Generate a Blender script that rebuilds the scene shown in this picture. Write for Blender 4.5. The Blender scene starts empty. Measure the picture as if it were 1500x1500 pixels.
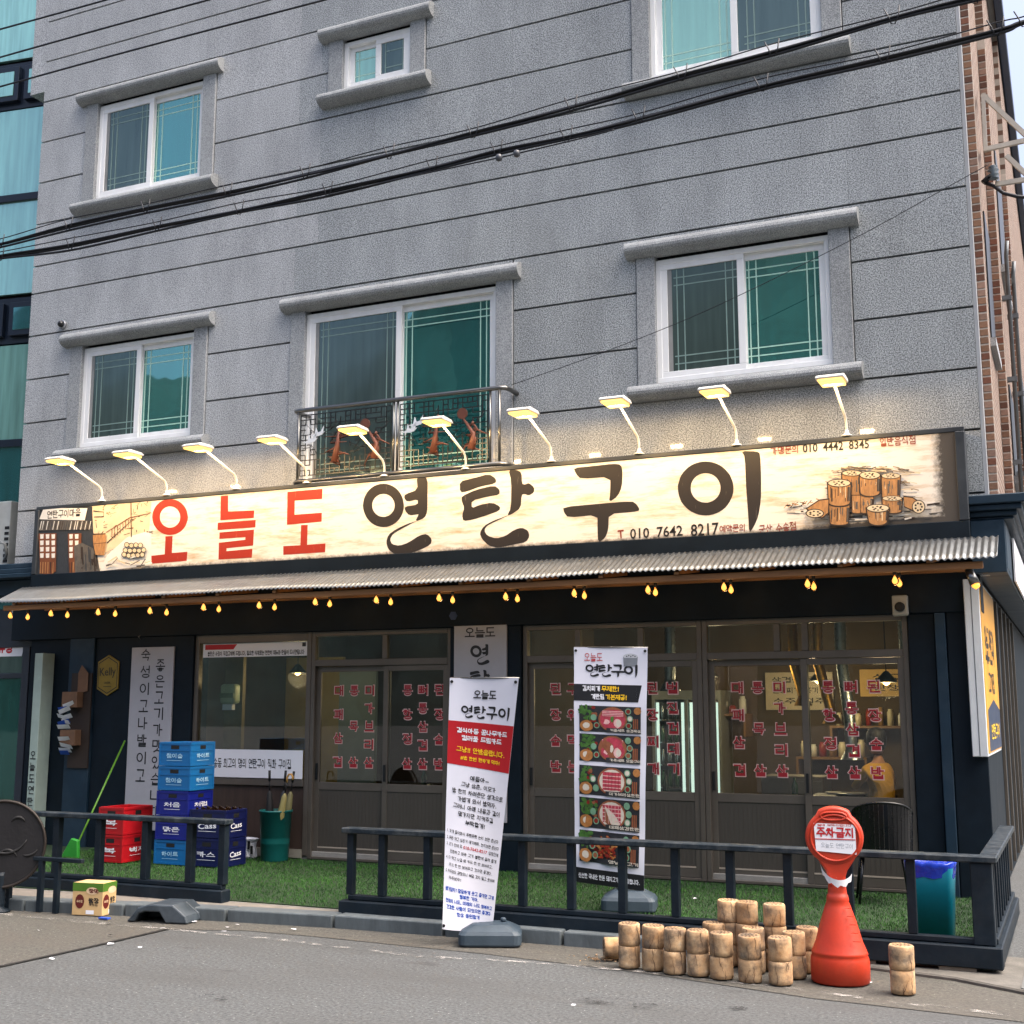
import bpy, bmesh, math, random
from mathutils import Vector, Matrix
random.seed(7)
R = math.radians
SC = bpy.context.scene
COL = SC.collection
# ------------------------------------------------------------------ camera
F_PX, PITCH, YAW = 1821.0, R(9.0485), R(24.2417)
CAM = Vector((0.0, -12.0, 1.75))
cd = bpy.data.cameras.new('camera'); cam = bpy.data.objects.new('camera', cd); COL.objects.link(cam)
cd.sensor_width = 36.0; cd.lens = F_PX/1500*36.0; cd.clip_end = 3000; cd.clip_start = 0.05
cam.location = CAM; cam.rotation_euler = (R(90)+PITCH, 0, YAW); SC.camera = cam
# ------------------------------------------------------------------ sky, sun, exposure
SUN_EL, SUN_AZ = R(60), R(88)       # bearing of the veiled sun, clockwise from +Y: beyond the roof to the right
w = bpy.data.worlds.new('World'); SC.world = w; w.use_nodes = True
wn = w.node_tree; wn.nodes.clear()
sky = wn.nodes.new('ShaderNodeTexSky'); sky.sky_type = 'NISHITA'; sky.sun_disc = False
sky.sun_elevation = SUN_EL; sky.sun_rotation = SUN_AZ
sky.air_density = 0.75; sky.dust_density = 9.0; sky.ozone_density = 0.5; sky.altitude = 50
bg = wn.nodes.new('ShaderNodeBackground'); bg.inputs['Strength'].default_value = 0.15
wo = wn.nodes.new('ShaderNodeOutputWorld')
wn.links.new(sky.outputs[0], bg.inputs[0]); wn.links.new(bg.outputs[0], wo.inputs[0])
sl = bpy.data.lights.new('sun', 'SUN'); sl.energy = 1.1; sl.angle = R(70); sl.color = (1.0, 0.985, 0.94)
sun = bpy.data.objects.new('sun', sl); COL.objects.link(sun)
sd = Vector((math.sin(SUN_AZ)*math.cos(SUN_EL), math.cos(SUN_AZ)*math.cos(SUN_EL), math.sin(SUN_EL)))
sun.rotation_euler = sd.to_track_quat('Z', 'Y').to_euler(); sun.location = (0, -30, 40)
SC.view_settings.view_transform = 'Standard'; SC.view_settings.look = 'None'
SC.view_settings.exposure = 1.56; SC.view_settings.gamma = 1.0
SC.render.engine = 'CYCLES'
SC.cycles.max_bounces = 6; SC.cycles.diffuse_bounces = 3; SC.cycles.glossy_bounces = 3
SC.cycles.transparent_max_bounces = 10; SC.cycles.transmission_bounces = 3
SC.cycles.use_denoising = True; SC.cycles.sample_clamp_indirect = 6
SC.cycles.caustics_reflective = False; SC.cycles.caustics_refractive = False
# ------------------------------------------------------------------ layout: a point of the survey plan (picture column, row) on a known plane
_fw = Vector((-math.sin(YAW)*math.cos(PITCH), math.cos(YAW)*math.cos(PITCH), math.sin(PITCH)))
_rt = Vector((math.cos(YAW), math.sin(YAW), 0)); _up = _rt.cross(_fw)
def _ray(px, py): return _rt*((px-750)/F_PX) - _up*((py-750)/F_PX) + _fw
def atY(px, py, Y): d = _ray(px, py); return CAM + d*((Y-CAM.y)/d.y)
def atZ(px, py, Z): d = _ray(px, py); return CAM + d*((Z-CAM.z)/d.z)
def atX(px, py, X): d = _ray(px, py); return CAM + d*((X-CAM.x)/d.x)
# ------------------------------------------------------------------ mesh helpers
class MB:
    def __init__(s): s.v=[]; s.f=[]; s.m=[]; s.s=[]
    def add(s, vs, fs, m=0, sm=False):
        b=len(s.v); s.v += [tuple(q) for q in vs]
        for f in fs: s.f.append(tuple(b+i for i in f)); s.m.append(m); s.s.append(sm)
        return s
    def box(s, x0,x1,y0,y1,z0,z1, m=0):
        vs=[(x0,y0,z0),(x1,y0,z0),(x1,y1,z0),(x0,y1,z0),(x0,y0,z1),(x1,y0,z1),(x1,y1,z1),(x0,y1,z1)]
        return s.add(vs,[(0,3,2,1),(4,5,6,7),(0,1,5,4),(1,2,6,5),(2,3,7,6),(3,0,4,7)],m)
    def quad(s, a,b,c,d, m=0): return s.add([a,b,c,d],[(0,1,2,3)],m)
    def bar(s, p,q, wd,ht, m=0, up=(0,0,1)):
        p=Vector(p); q=Vector(q); d=(q-p).normalized(); u=Vector(up)
        if abs(d.dot(u))>.98: u=Vector((0,1,0))
        r=d.cross(u).normalized()*wd/2; t=r.cross(d).normalized()*ht/2
        vs=[p-r-t,p+r-t,p+r+t,p-r+t,q-r-t,q+r-t,q+r+t,q-r+t]
        return s.add(vs,[(0,1,2,3),(7,6,5,4),(0,4,5,1),(1,5,6,2),(2,6,7,3),(3,7,4,0)],m)
    def tube(s, pts, r, n=8, m=0, caps=True, sm=True):
        pts=[Vector(p) for p in pts]; k=len(pts); rs=r if isinstance(r,(list,tuple)) else [r]*k
        b=len(s.v); prev=None
        for i,p in enumerate(pts):
            d=(pts[min(i+1,k-1)]-pts[max(i-1,0)]).normalized()
            u=prev if prev is not None else (Vector((0,0,1)) if abs(d.z)<.9 else Vector((1,0,0)))
            x=(u-d*u.dot(d))
            x = x.normalized() if x.length>1e-6 else d.orthogonal().normalized()
            prev=x; y=d.cross(x)
            for j in range(n):
                a=2*math.pi*j/n; s.v.append(tuple(p+(x*math.cos(a)+y*math.sin(a))*rs[i]))
        for i in range(k-1):
            for j in range(n):
                j2=(j+1)%n; s.f.append((b+i*n+j,b+i*n+j2,b+(i+1)*n+j2,b+(i+1)*n+j)); s.m.append(m); s.s.append(sm)
        if caps:
            s.f.append(tuple(b+j for j in range(n))[::-1]); s.m.append(m); s.s.append(False)
            s.f.append(tuple(b+(k-1)*n+j for j in range(n))); s.m.append(m); s.s.append(False)
        return s
    def lathe(s, prof, c=(0,0,0), n=20, m=0, sx=1, sy=1, sm=True, capb=True, capt=True, wob=None):
        b=len(s.v); c=Vector(c)
        for i,(r,z) in enumerate(prof):
            for j in range(n):
                a=2*math.pi*j/n; rr=r*(1+(wob(i,j) if wob else 0))
                s.v.append((c.x+rr*sx*math.cos(a), c.y+rr*sy*math.sin(a), c.z+z))
        for i in range(len(prof)-1):
            for j in range(n):
                j2=(j+1)%n; s.f.append((b+i*n+j,b+i*n+j2,b+(i+1)*n+j2,b+(i+1)*n+j)); s.m.append(m); s.s.append(sm)
        if capb: s.f.append(tuple(b+j for j in range(n))[::-1]); s.m.append(m); s.s.append(False)
        if capt: s.f.append(tuple(b+(len(prof)-1)*n+j for j in range(n))); s.m.append(m); s.s.append(False)
        return s
    def prism(s, poly, axis, a, b_, m=0):
        # poly: 2-d outline; axis 'x' -> (y,z) outline swept in x; 'y' -> (x,z); 'z' -> (x,y)
        k=len(poly)
        def P(q,t): return {'x':(t,q[0],q[1]),'y':(q[0],t,q[1]),'z':(q[0],q[1],t)}[axis]
        vs=[P(q,a) for q in poly]+[P(q,b_) for q in poly]
        fs=[tuple(range(k)), tuple(range(2*k-1,k-1,-1))]+[(i,k+i,k+(i+1)%k,(i+1)%k) for i in range(k)]
        return s.add(vs,fs,m)
    def disc(s, c, n_, r, k=16, m=0, sx=1.0, up=None):
        c=Vector(c); n_=Vector(n_).normalized(); u=Vector(up).normalized() if up else n_.orthogonal().normalized(); v=n_.cross(u)
        return s.add([c+u*r*sx*math.cos(2*math.pi*i/k)+v*r*math.sin(2*math.pi*i/k) for i in range(k)],[tuple(range(k))],m)
    def build(s, name, mats, parent=None, bevel=0, seg=1, fix=True, smooth=None):
        me=bpy.data.meshes.new(name); me.from_pydata(s.v,[],s.f)
        if not isinstance(mats,(list,tuple)): mats=[mats]
        for q in mats: me.materials.append(q)
        me.polygons.foreach_set('material_index', s.m)
        me.polygons.foreach_set('use_smooth', s.s if smooth is None else [smooth]*len(s.f))
        if fix:
            bm=bmesh.new(); bm.from_mesh(me); bmesh.ops.recalc_face_normals(bm, faces=bm.faces); bm.to_mesh(me); bm.free()
        me.update()
        o=bpy.data.objects.new(name, me); COL.objects.link(o)
        if parent: o.parent=parent
        if bevel:
            md=o.modifiers.new('bevel','BEVEL'); md.width=bevel; md.segments=seg; md.limit_method='ANGLE'; md.angle_limit=R(50)
        return o
def tag(o, label, cat, group=None):
    o['label']=label; o['category']=cat
    if group: o['group']=group
    return o
def thing(name, label, cat, loc=(0,0,0), rz=0, group=None):
    o=bpy.data.objects.new(name, None); COL.objects.link(o); o.empty_display_size=.1
    o.location=loc; o.rotation_euler=(0,0,rz); return tag(o,label,cat,group)
def struct(o, kind='structure'): o['kind']=kind; return o
def dup(o, parent=None):
    c=o.copy(); COL.objects.link(c); c.parent=parent
    for ch in list(o.children): dup(ch, c)
    return c
ORD=['first','second','third','fourth','fifth','sixth','seventh','eighth','ninth','tenth','eleventh','twelfth','thirteenth','fourteenth']
# ------------------------------------------------------------------ materials
def lin(h):
    h=h.lstrip('#'); c=[int(h[i:i+2],16)/255 for i in (0,2,4)]
    return tuple(((x+.055)/1.055)**2.4 if x>.04045 else x/12.92 for x in c)
def col4(c): return (*lin(c),1) if isinstance(c,str) else (*c,1)
def nodes(name):
    m=bpy.data.materials.new(name); m.use_nodes=True; t=m.node_tree; return m,t,t.nodes['Principled BSDF'],t.nodes.new,t.links.new
def M(name, c, rough=.6, metal=0, var=.15, scale=6, bump=0, bscale=60, spec=.5, emit=0, dirt=None, dirt_amt=.35, dscale=1.6, stretch=(1,1,1), rnd=0, ecol=None, coat=0, trans=0):
    """paint / plastic / metal: base colour with blotchy wear, roughness change, optional dirt and relief"""
    m,t,b,N,L=nodes(name); c=col4(c)
    tc=N('ShaderNodeTexCoord'); mp=N('ShaderNodeMapping'); mp.inputs['Scale'].default_value=stretch
    L(tc.outputs['Object'],mp.inputs[0])
    if var or dirt:
        nz=N('ShaderNodeTexNoise'); nz.inputs['Scale'].default_value=scale; nz.inputs['Detail'].default_value=6; nz.inputs['Roughness'].default_value=.65
        L(mp.outputs[0],nz.inputs[0])
        mr=N('ShaderNodeMapRange'); mr.inputs[1].default_value=.3; mr.inputs[2].default_value=.7; mr.inputs[3].default_value=1-var; mr.inputs[4].default_value=1+var
        L(nz.outputs[0],mr.inputs[0])
        hs=N('ShaderNodeHueSaturation'); hs.inputs['Color'].default_value=c; 
        if rnd:
            oi=N('ShaderNodeObjectInfo'); m2=N('ShaderNodeMapRange'); m2.inputs[3].default_value=1-rnd; m2.inputs[4].default_value=1+rnd
            L(oi.outputs['Random'],m2.inputs[0]); mu=N('ShaderNodeMath'); mu.operation='MULTIPLY'; L(mr.outputs[0],mu.inputs[0]); L(m2.outputs[0],mu.inputs[1]); L(mu.outputs[0],hs.inputs['Value'])
        else: L(mr.outputs[0],hs.inputs['Value'])
        out=hs.outputs[0]
        if dirt:
            n2=N('ShaderNodeTexNoise'); n2.inputs['Scale'].default_value=dscale; n2.inputs['Detail'].default_value=8; n2.inputs['Roughness'].default_value=.7
            L(mp.outputs[0],n2.inputs[0]); cr=N('ShaderNodeMapRange'); cr.inputs[1].default_value=.45; cr.inputs[2].default_value=.75; cr.inputs[4].default_value=dirt_amt
            L(n2.outputs[0],cr.inputs[0]); mx=N('ShaderNodeMixRGB'); mx.inputs[2].default_value=col4(dirt); L(cr.outputs[0],mx.inputs[0]); L(out,mx.inputs[1]); out=mx.outputs[0]
        L(out,b.inputs['Base Color'])
        r2=N('ShaderNodeMapRange'); r2.inputs[3].default_value=max(.02,rough-.1); r2.inputs[4].default_value=min(1,rough+.1); L(nz.outputs[0],r2.inputs[0]); L(r2.outputs[0],b.inputs['Roughness'])
    else:
        b.inputs['Base Color'].default_value=c; b.inputs['Roughness'].default_value=rough
    b.inputs['Metallic'].default_value=metal; b.inputs['Specular IOR Level'].default_value=spec
    if coat: b.inputs['Coat Weight'].default_value=coat; b.inputs['Coat Roughness'].default_value=.15
    if bump:
        n3=N('ShaderNodeTexNoise'); n3.inputs['Scale'].default_value=bscale; n3.inputs['Detail'].default_value=4; L(mp.outputs[0],n3.inputs[0])
        bp=N('ShaderNodeBump'); bp.inputs['Strength'].default_value=bump; bp.inputs['Distance'].default_value=.01; L(n3.outputs[0],bp.inputs['Height']); L(bp.outputs[0],b.inputs['Normal'])
    if emit:
        b.inputs['Emission Color'].default_value=col4(ecol) if ecol else c; b.inputs['Emission Strength'].default_value=emit
    return m
def granite(name, ca, cb, rough=.5, coat=.0, sc=84, stain=.22, rnd=.05):
    m,t,b,N,L=nodes(name); tc=N('ShaderNodeTexCoord'); ge=N('ShaderNodeNewGeometry')
    n1=N('ShaderNodeTexNoise'); n1.inputs['Scale'].default_value=sc; n1.inputs['Detail'].default_value=2; n1.inputs['Roughness'].default_value=.7; L(ge.outputs['Position'],n1.inputs[0])
    n0=N('ShaderNodeTexVoronoi'); n0.inputs['Scale'].default_value=sc*.55; L(ge.outputs['Position'],n0.inputs[0])
    r1=N('ShaderNodeValToRGB'); r1.color_ramp.elements[0].position=.37; r1.color_ramp.elements[1].position=.64; r1.color_ramp.elements[0].color=col4(ca); r1.color_ramp.elements[1].color=col4(cb)
    L(n1.outputs[0],r1.inputs[0])
    # pale feldspar crystals
    v1=N('ShaderNodeMapRange'); v1.inputs[1].default_value=.32; v1.inputs[2].default_value=.12; v1.inputs[4].default_value=.5; L(n0.outputs['Distance'],v1.inputs[0])
    bw=N('ShaderNodeSeparateColor'); L(n0.outputs['Color'],bw.inputs[0]); th=N('ShaderNodeMath'); th.operation='GREATER_THAN'; th.inputs[1].default_value=.72; L(bw.outputs[0],th.inputs[0])
    mu=N('ShaderNodeMath'); mu.operation='MULTIPLY'; L(v1.outputs[0],mu.inputs[0]); L(th.outputs[0],mu.inputs[1])
    mx0=N('ShaderNodeMixRGB'); mx0.inputs[2].default_value=(.66,.68,.68,1); L(mu.outputs[0],mx0.inputs[0]); L(r1.outputs[0],mx0.inputs[1])
    # rain streaks and soot: stretched downwards
    mp=N('ShaderNodeMapping'); mp.inputs['Scale'].default_value=(1.5,1,.5); L(ge.outputs['Position'],mp.inputs[0])
    n2=N('ShaderNodeTexNoise'); n2.inputs['Scale'].default_value=1.6; n2.inputs['Detail'].default_value=9; n2.inputs['Roughness'].default_value=.72; L(mp.outputs[0],n2.inputs[0])
    s2=N('ShaderNodeMapRange'); s2.inputs[1].default_value=.4; s2.inputs[2].default_value=.72; s2.inputs[3].default_value=1.06; s2.inputs[4].default_value=1-stain; L(n2.outputs[0],s2.inputs[0])
    oi=N('ShaderNodeObjectInfo'); s3=N('ShaderNodeMapRange'); s3.inputs[3].default_value=1-rnd; s3.inputs[4].default_value=1+rnd; L(oi.outputs['Random'],s3.inputs[0])
    mm=N('ShaderNodeMath'); mm.operation='MULTIPLY'; L(s2.outputs[0],mm.inputs[0]); L(s3.outputs[0],mm.inputs[1])
    hs=N('ShaderNodeHueSaturation'); L(mx0.outputs[0],hs.inputs['Color']); L(mm.outputs[0],hs.inputs['Value']); L(hs.outputs[0],b.inputs['Base Color'])
    b.inputs['Roughness'].default_value=rough; b.inputs['Specular IOR Level'].default_value=.25; b.inputs['Coat Weight'].default_value=coat; b.inputs['Coat Roughness'].default_value=.05
    bp=N('ShaderNodeBump'); bp.inputs['Strength'].default_value=.12; bp.inputs['Distance'].default_value=.004; L(n1.outputs[0],bp.inputs['Height']); L(bp.outputs[0],b.inputs['Normal'])
    return m
def glass_mat(name, tint=(.86,.92,.9), refl=1.0, ior=1.5, rough=.01):
    m,t,b,N,L=nodes(name); t.nodes.remove(b)
    tr=N('ShaderNodeBsdfTransparent'); tr.inputs[0].default_value=(*tint,1); gl=N('ShaderNodeBsdfGlossy'); gl.inputs['Roughness'].default_value=rough; gl.inputs[0].default_value=(refl,refl,refl,1)
    fr=N('ShaderNodeFresnel'); fr.inputs[0].default_value=ior; mx=N('ShaderNodeMixShader'); L(fr.outputs[0],mx.inputs[0]); L(tr.outputs[0],mx.inputs[1]); L(gl.outputs[0],mx.inputs[2])
    L(mx.outputs[0],t.nodes['Material Output'].inputs[0]); return m
def tinted(name, deep, sheen, fac=.55, rough=.02):
    """coated upstairs glass: dark tinted body with a coloured mirror coat"""
    m,t,b,N,L=nodes(name); t.nodes.remove(b); out=t.nodes['Material Output']
    df=N('ShaderNodeBsdfDiffuse'); ge=N('ShaderNodeNewGeometry')
    mp=N('ShaderNodeMapping'); mp.inputs['Scale'].default_value=(6,1,.4); L(ge.outputs['Position'],mp.inputs[0])
    nz=N('ShaderNodeTexNoise'); nz.inputs['Scale'].default_value=2.2; nz.inputs['Detail'].default_value=3; L(mp.outputs[0],nz.inputs[0])
    rp=N('ShaderNodeMixRGB'); L(nz.outputs[0],rp.inputs[0]); rp.inputs[1].default_value=(*[x*.4 for x in deep],1); rp.inputs[2].default_value=(*[x*1.8 for x in deep],1); L(rp.outputs[0],df.inputs[0])
    gl=N('ShaderNodeBsdfGlossy'); gl.inputs[0].default_value=(*sheen,1); gl.inputs['Roughness'].default_value=rough
    lw=N('ShaderNodeLayerWeight'); lw.inputs[0].default_value=.25
    mr=N('ShaderNodeMapRange'); mr.inputs[3].default_value=fac; mr.inputs[4].default_value=1; L(lw.outputs['Fresnel'],mr.inputs[0])
    mx=N('ShaderNodeMixShader'); L(mr.outputs[0],mx.inputs[0]); L(df.outputs[0],mx.inputs[1]); L(gl.outputs[0],mx.inputs[2])
    n2=N('ShaderNodeTexNoise'); n2.inputs['Scale'].default_value=1.3; L(ge.outputs['Position'],n2.inputs[0])
    bp=N('ShaderNodeBump'); bp.inputs['Strength'].default_value=.08; bp.inputs['Distance'].default_value=.05; L(n2.outputs[0],bp.inputs['Height']); L(bp.outputs[0],gl.inputs['Normal'])
    L(mx.outputs[0],out.inputs[0]); return m
# ------------------------------------------------------------------ lettering
_tc={}
# Hangul is drawn with strokes: every syllable is composed from its jamo
def _sq(*p): return list(p)
JI={'ㄱ':[[(0,1),(1,1),(.88,0)]],'ㄴ':[[(0,1),(0,0),(1,0)]],'ㄷ':[[(1,1),(0,1),(0,0),(1,0)]],'ㄹ':[[(0,1),(1,1),(1,.5),(0,.5),(0,0),(1,0)]],'ㅁ':[[(0,0),(0,1),(1,1),(1,0),(0,0)]],'ㅂ':[[(0,1),(0,0),(1,0),(1,1)],[(0,.5),(1,.5)]],'ㅅ':[[(.5,1),(.45,.6),(0,0)],[(.47,.6),(1,0)]],'ㅇ':['O',(.5,.5,.5)],'ㅈ':[[(.02,1),(.98,1)],[(.5,1),(.45,.6),(0,0)],[(.47,.55),(1,0)]],'ㅊ':[[(.3,1),(.7,1)],[(.02,.76),(.98,.76)],[(.5,.76),(.45,.5),(0,0)],[(.47,.45),(1,0)]],'ㅋ':[[(0,1),(1,1),(.88,0)],[(.05,.52),(.93,.52)]],'ㅌ':[[(1,1),(0,1),(0,0),(1,0)],[(0,.5),(.95,.5)]],'ㅍ':[[(0,1),(1,1)],[(0,0),(1,0)],[(.28,1),(.28,0)],[(.72,1),(.72,0)]],'ㅎ':[[(.3,1),(.7,1)],[(0,.76),(1,.76)],'O',(.5,.27,.27)]}
INI=list('ㄱㄲㄴㄷㄸㄹㅁㅂㅃㅅㅆㅇㅈㅉㅊㅋㅌㅍㅎ'); VOW=list('ㅏㅐㅑㅒㅓㅔㅕㅖㅗㅘㅙㅚㅛㅜㅝㅞㅟㅠㅡㅢㅣ')
FIN=['','ㄱ','ㄲ','ㄱㅅ','ㄴ','ㄴㅈ','ㄴㅎ','ㄷ','ㄹ','ㄹㄱ','ㄹㅁ','ㄹㅂ','ㄹㅅ','ㄹㅌ','ㄹㅍ','ㄹㅎ','ㅁ','ㅂ','ㅂㅅ','ㅅ','ㅆ','ㅇ','ㅈ','ㅊ','ㅋ','ㅌ','ㅍ','ㅎ']
DBL={'ㄲ':'ㄱㄱ','ㄸ':'ㄷㄷ','ㅃ':'ㅂㅂ','ㅆ':'ㅅㅅ','ㅉ':'ㅈㅈ'}
JV={'ㅏ':[[(.2,1),(.2,0)],[(.2,.52),(1,.52)]],'ㅐ':[[(.1,.97),(.1,.03)],[(.8,1),(.8,0)],[(.1,.52),(.8,.52)]],'ㅑ':[[(.2,1),(.2,0)],[(.2,.68),(1,.68)],[(.2,.36),(1,.36)]],'ㅒ':[[(.1,1),(.1,0)],[(.8,1),(.8,0)],[(.1,.66),(.8,.66)],[(.1,.36),(.8,.36)]],'ㅓ':[[(.8,1),(.8,0)],[(0,.52),(.8,.52)]],'ㅔ':[[(.4,.97),(.4,.03)],[(.95,1),(.95,0)],[(-.15,.52),(.4,.52)]],'ㅕ':[[(.8,1),(.8,0)],[(0,.68),(.8,.68)],[(0,.36),(.8,.36)]],'ㅖ':[[(.4,.97),(.4,.03)],[(.95,1),(.95,0)],[(-.15,.68),(.4,.68)],[(-.15,.36),(.4,.36)]],'ㅣ':[[(.5,1),(.5,0)]]}
JH={'ㅗ':[[(0,.05),(1,.05)],[(.5,.05),(.5,1)]],'ㅛ':[[(0,.05),(1,.05)],[(.3,.05),(.3,1)],[(.7,.05),(.7,1)]],'ㅜ':[[(0,.9),(1,.9)],[(.5,.9),(.5,-.1)]],'ㅠ':[[(0,.9),(1,.9)],[(.3,.9),(.3,-.1)],[(.7,.9),(.7,-.1)]],'ㅡ':[[(0,.45),(1,.45)]]}
CMP={'ㅘ':'ㅗㅏ','ㅙ':'ㅗㅐ','ㅚ':'ㅗㅣ','ㅝ':'ㅜㅓ','ㅞ':'ㅜㅔ','ㅟ':'ㅜㅣ','ㅢ':'ㅡㅣ'}
def _strokes(defn, bx):
    x0,y0,x1,y1=bx; out=[]; i=0
    while i<len(defn):
        q=defn[i]
        if q=='O':
            cx,cy,r=defn[i+1]; out.append(('O',x0+cx*(x1-x0),y0+cy*(y1-y0),r*(x1-x0),r*(y1-y0))); i+=2; continue
        out.append([(x0+a*(x1-x0),y0+b_*(y1-y0)) for a,b_ in q]); i+=1
    return out
def _jamo(s, bx):
    s=DBL.get(s,s)
    if len(s)==2:
        x0,y0,x1,y1=bx; m=(x0+x1)/2; g=.06; return _strokes(JI[s[0]],(x0,y0,m-g,y1))+_strokes(JI[s[1]],(m+g,y0,x1,y1))
    return _strokes(JI[s],bx)
def syllable(ch):
    n=ord(ch)-0xAC00; a,v,f=INI[n//588],VOW[(n%588)//28],FIN[n%28]; out=[]
    if v in JV:
        if f: out=_jamo(a,(.02,.5,.52,.98))+_strokes(JV[v],(.62,.4,.98,1))+_jamo(f,(.18,.02,.92,.28))
        else: out=_jamo(a,(.02,.2,.52,.9))+_strokes(JV[v],(.62,0,.98,1))
    elif v in JH:
        if f: out=_jamo(a,(.16,.68,.84,1))+_strokes(JH[v],(.0,.4,1,.56))+_jamo(f,(.16,.0,.84,.24))
        else: out=_jamo(a,(.14,.5,.86,.98))+_strokes(JH[v],(0,.08,1,.36))
    else:
        h,w_=CMP[v]
        if f: out=_jamo(a,(.03,.66,.56,.99))+_strokes(JH[h],(-.02,.38,.62,.56))+_strokes(JV[w_],(.7,.32,1,1))+_jamo(f,(.18,.0,.92,.22))
        else: out=_jamo(a,(.05,.5,.56,.96))+_strokes(JH[h],(-.02,.1,.62,.38))+_strokes(JV[w_],(.7,0,1,1))
    return out
def glyphs(body, bold=0.0, mono=False):
    k=(body,bold)
    if k in _tc: return _tc[k]
    V=[];Fc=[]; x=0; wd=.1+1.7*bold; lay=0
    i=0
    while i<len(body):
        ch=body[i]
        if '가'<=ch<='힣':
            for q in syllable(ch):
                lay=(lay+1)%9
                if q[0]=='O':
                    _,cx,cy,rx,ry=q; n=18; b=len(V)
                    for r_ in (1,-1):
                        for t in range(n): V.append((x+cx+(rx+r_*wd/2-(.0 if r_>0 else 0))*math.cos(6.2832*t/n),cy+(ry+r_*wd/2)*math.sin(6.2832*t/n),lay))
                    Fc += [(b+t,b+(t+1)%n,b+n+(t+1)%n,b+n+t) for t in range(n)]
                else:
                    for a,c in zip(q,q[1:]):
                        lay=(lay+1)%9; dx,dy=c[0]-a[0],c[1]-a[1]; l=math.hypot(dx,dy) or 1; dx/=l; dy/=l; h=wd/2; b=len(V)
                        A=(a[0]-dx*h,a[1]-dy*h); C=(c[0]+dx*h,c[1]+dy*h)
                        V += [(x+A[0]-dy*h,A[1]+dx*h,lay),(x+A[0]+dy*h,A[1]-dx*h,lay),(x+C[0]+dy*h,C[1]-dx*h,lay),(x+C[0]-dy*h,C[1]+dx*h,lay)]; Fc.append((b,b+1,b+2,b+3))
            x+=1.17; i+=1
        elif ch==' ': x+=.5; i+=1
        else:
            j=i
            while j<len(body) and not ('가'<=body[j]<='힣') and body[j]!=' ': j+=1
            c=bpy.data.curves.new('t','FONT'); c.body=body[i:j]; c.offset=bold; c.resolution_u=2; c.fill_mode='FRONT'
            o=bpy.data.objects.new('t',c); me=bpy.data.meshes.new_from_object(o); b=len(V); mxx=0
            for q in me.vertices: V.append((x+q.co.x*1.2,q.co.y*1.25+.05,0)); mxx=max(mxx,q.co.x*1.2)
            Fc += [tuple(b+t for t in p.vertices) for p in me.polygons]; x+=mxx+.14
            bpy.data.meshes.remove(me); bpy.data.objects.remove(o); bpy.data.curves.remove(c); i=j
    x0=min(a[0] for a in V); x1=max(a[0] for a in V); y0=min(a[1] for a in V); y1=max(a[1] for a in V)
    V=[(a[0]-(x0+x1)/2,a[1]-(y0+y1)/2,a[2]) for a in V]; _tc[k]=(V,Fc,x1-x0,y1-y0); return _tc[k]
def put_text(mb, fn, body, u, v, w=None, h=None, bold=0.0, m=0, d=.002, rot=0, align='c', jit=0):
    """text centred at (u,v) on the surface fn(u,v,d); w and / or h give its size there"""
    vs,fs,gw,gh=glyphs(body,bold)
    sy=h/gh if h else w/gw; sx=w/gw if w else sy
    ca,sa=math.cos(rot),math.sin(rot); off={'c':0,'l':gw*sx/2,'r':-gw*sx/2}[align]
    out=[]
    for a,b_,ly in vs:
        a*=sx; b_*=sy; out.append(fn(u+off+a*ca-b_*sa, v+a*sa+b_*ca, d+ly*.0001))
    mb.add(out,fs,m)
BRUSH={}
def keep_brush(ch, mb, y):
    ix=[i for i,p in enumerate(mb.v) if abs(p[1]-y)<1e-5]; mp={q:i for i,q in enumerate(ix)}
    vs=[(mb.v[i][0],mb.v[i][2]) for i in ix]; fs=[tuple(mp[q] for q in f) for f in mb.f if all(q in mp for q in f)]
    x0=min(a for a,_ in vs); x1=max(a for a,_ in vs); z0=min(b_ for _,b_ in vs); z1=max(b_ for _,b_ in vs)
    BRUSH[ch]=([((a-(x0+x1)/2)/(z1-z0),(b_-(z0+z1)/2)/(z1-z0)) for a,b_ in vs],fs)
def put_brush(mb, fn, ch, u, v, h, m=0, d=.002):
    vs,fs=BRUSH[ch]; mb.add([fn(u+a*h,v+b_*h,d) for a,b_ in vs],fs,m)
def planeY(y): return lambda u,v,d: (u,y-d,v)
# ------------------------------------------------------------------ shared materials
m_gran = granite('granite_panel', '#55595b', '#c3c8ca', rough=.5, coat=.4)
m_gran_l = granite('granite_panel_pale', '#6e7174', '#d0d3d5', rough=.5, coat=.35, stain=.24)
m_trim = granite('granite_trim', '#74787a', '#b8bbbd', rough=.5, sc=120, stain=.22, rnd=.04)
m_joint = M('dark_joint_mortar', '#17181a', .9, var=.1)  # dark mortar of the wall core, visible in the open joints
m_pvc = M('white_pvc', '#f3f4f4', .35, var=.04, scale=3, dirt='#a39f94', dirt_amt=.22, dscale=2.5, stretch=(1,1,.3))
m_navy = M('navy_paint', '#0c1822', .6, var=.25, scale=4, dirt='#222d35', dirt_amt=.25, dscale=3, spec=.18)
m_navy_l = M('navy_fascia_paint', '#182d3d', .5, spec=.3, var=.18, scale=3, dirt='#54606a', dirt_amt=.22, dscale=2)
m_black = M('black_paint', '#0c1116', .4, var=.2)
m_alu = M('brown_grey_aluminium', '#625c55', .42, metal=.3, var=.1, scale=5, dirt='#4a423b', dirt_amt=.2)
m_alup = M('door_panel_laminate', '#47433d', .5, var=.12, scale=9, stretch=(9,1,.6), dirt='#4c443c', dirt_amt=.25)
m_steel = M('stainless', '#7b7a77', .3, metal=1, var=.06)
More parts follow.
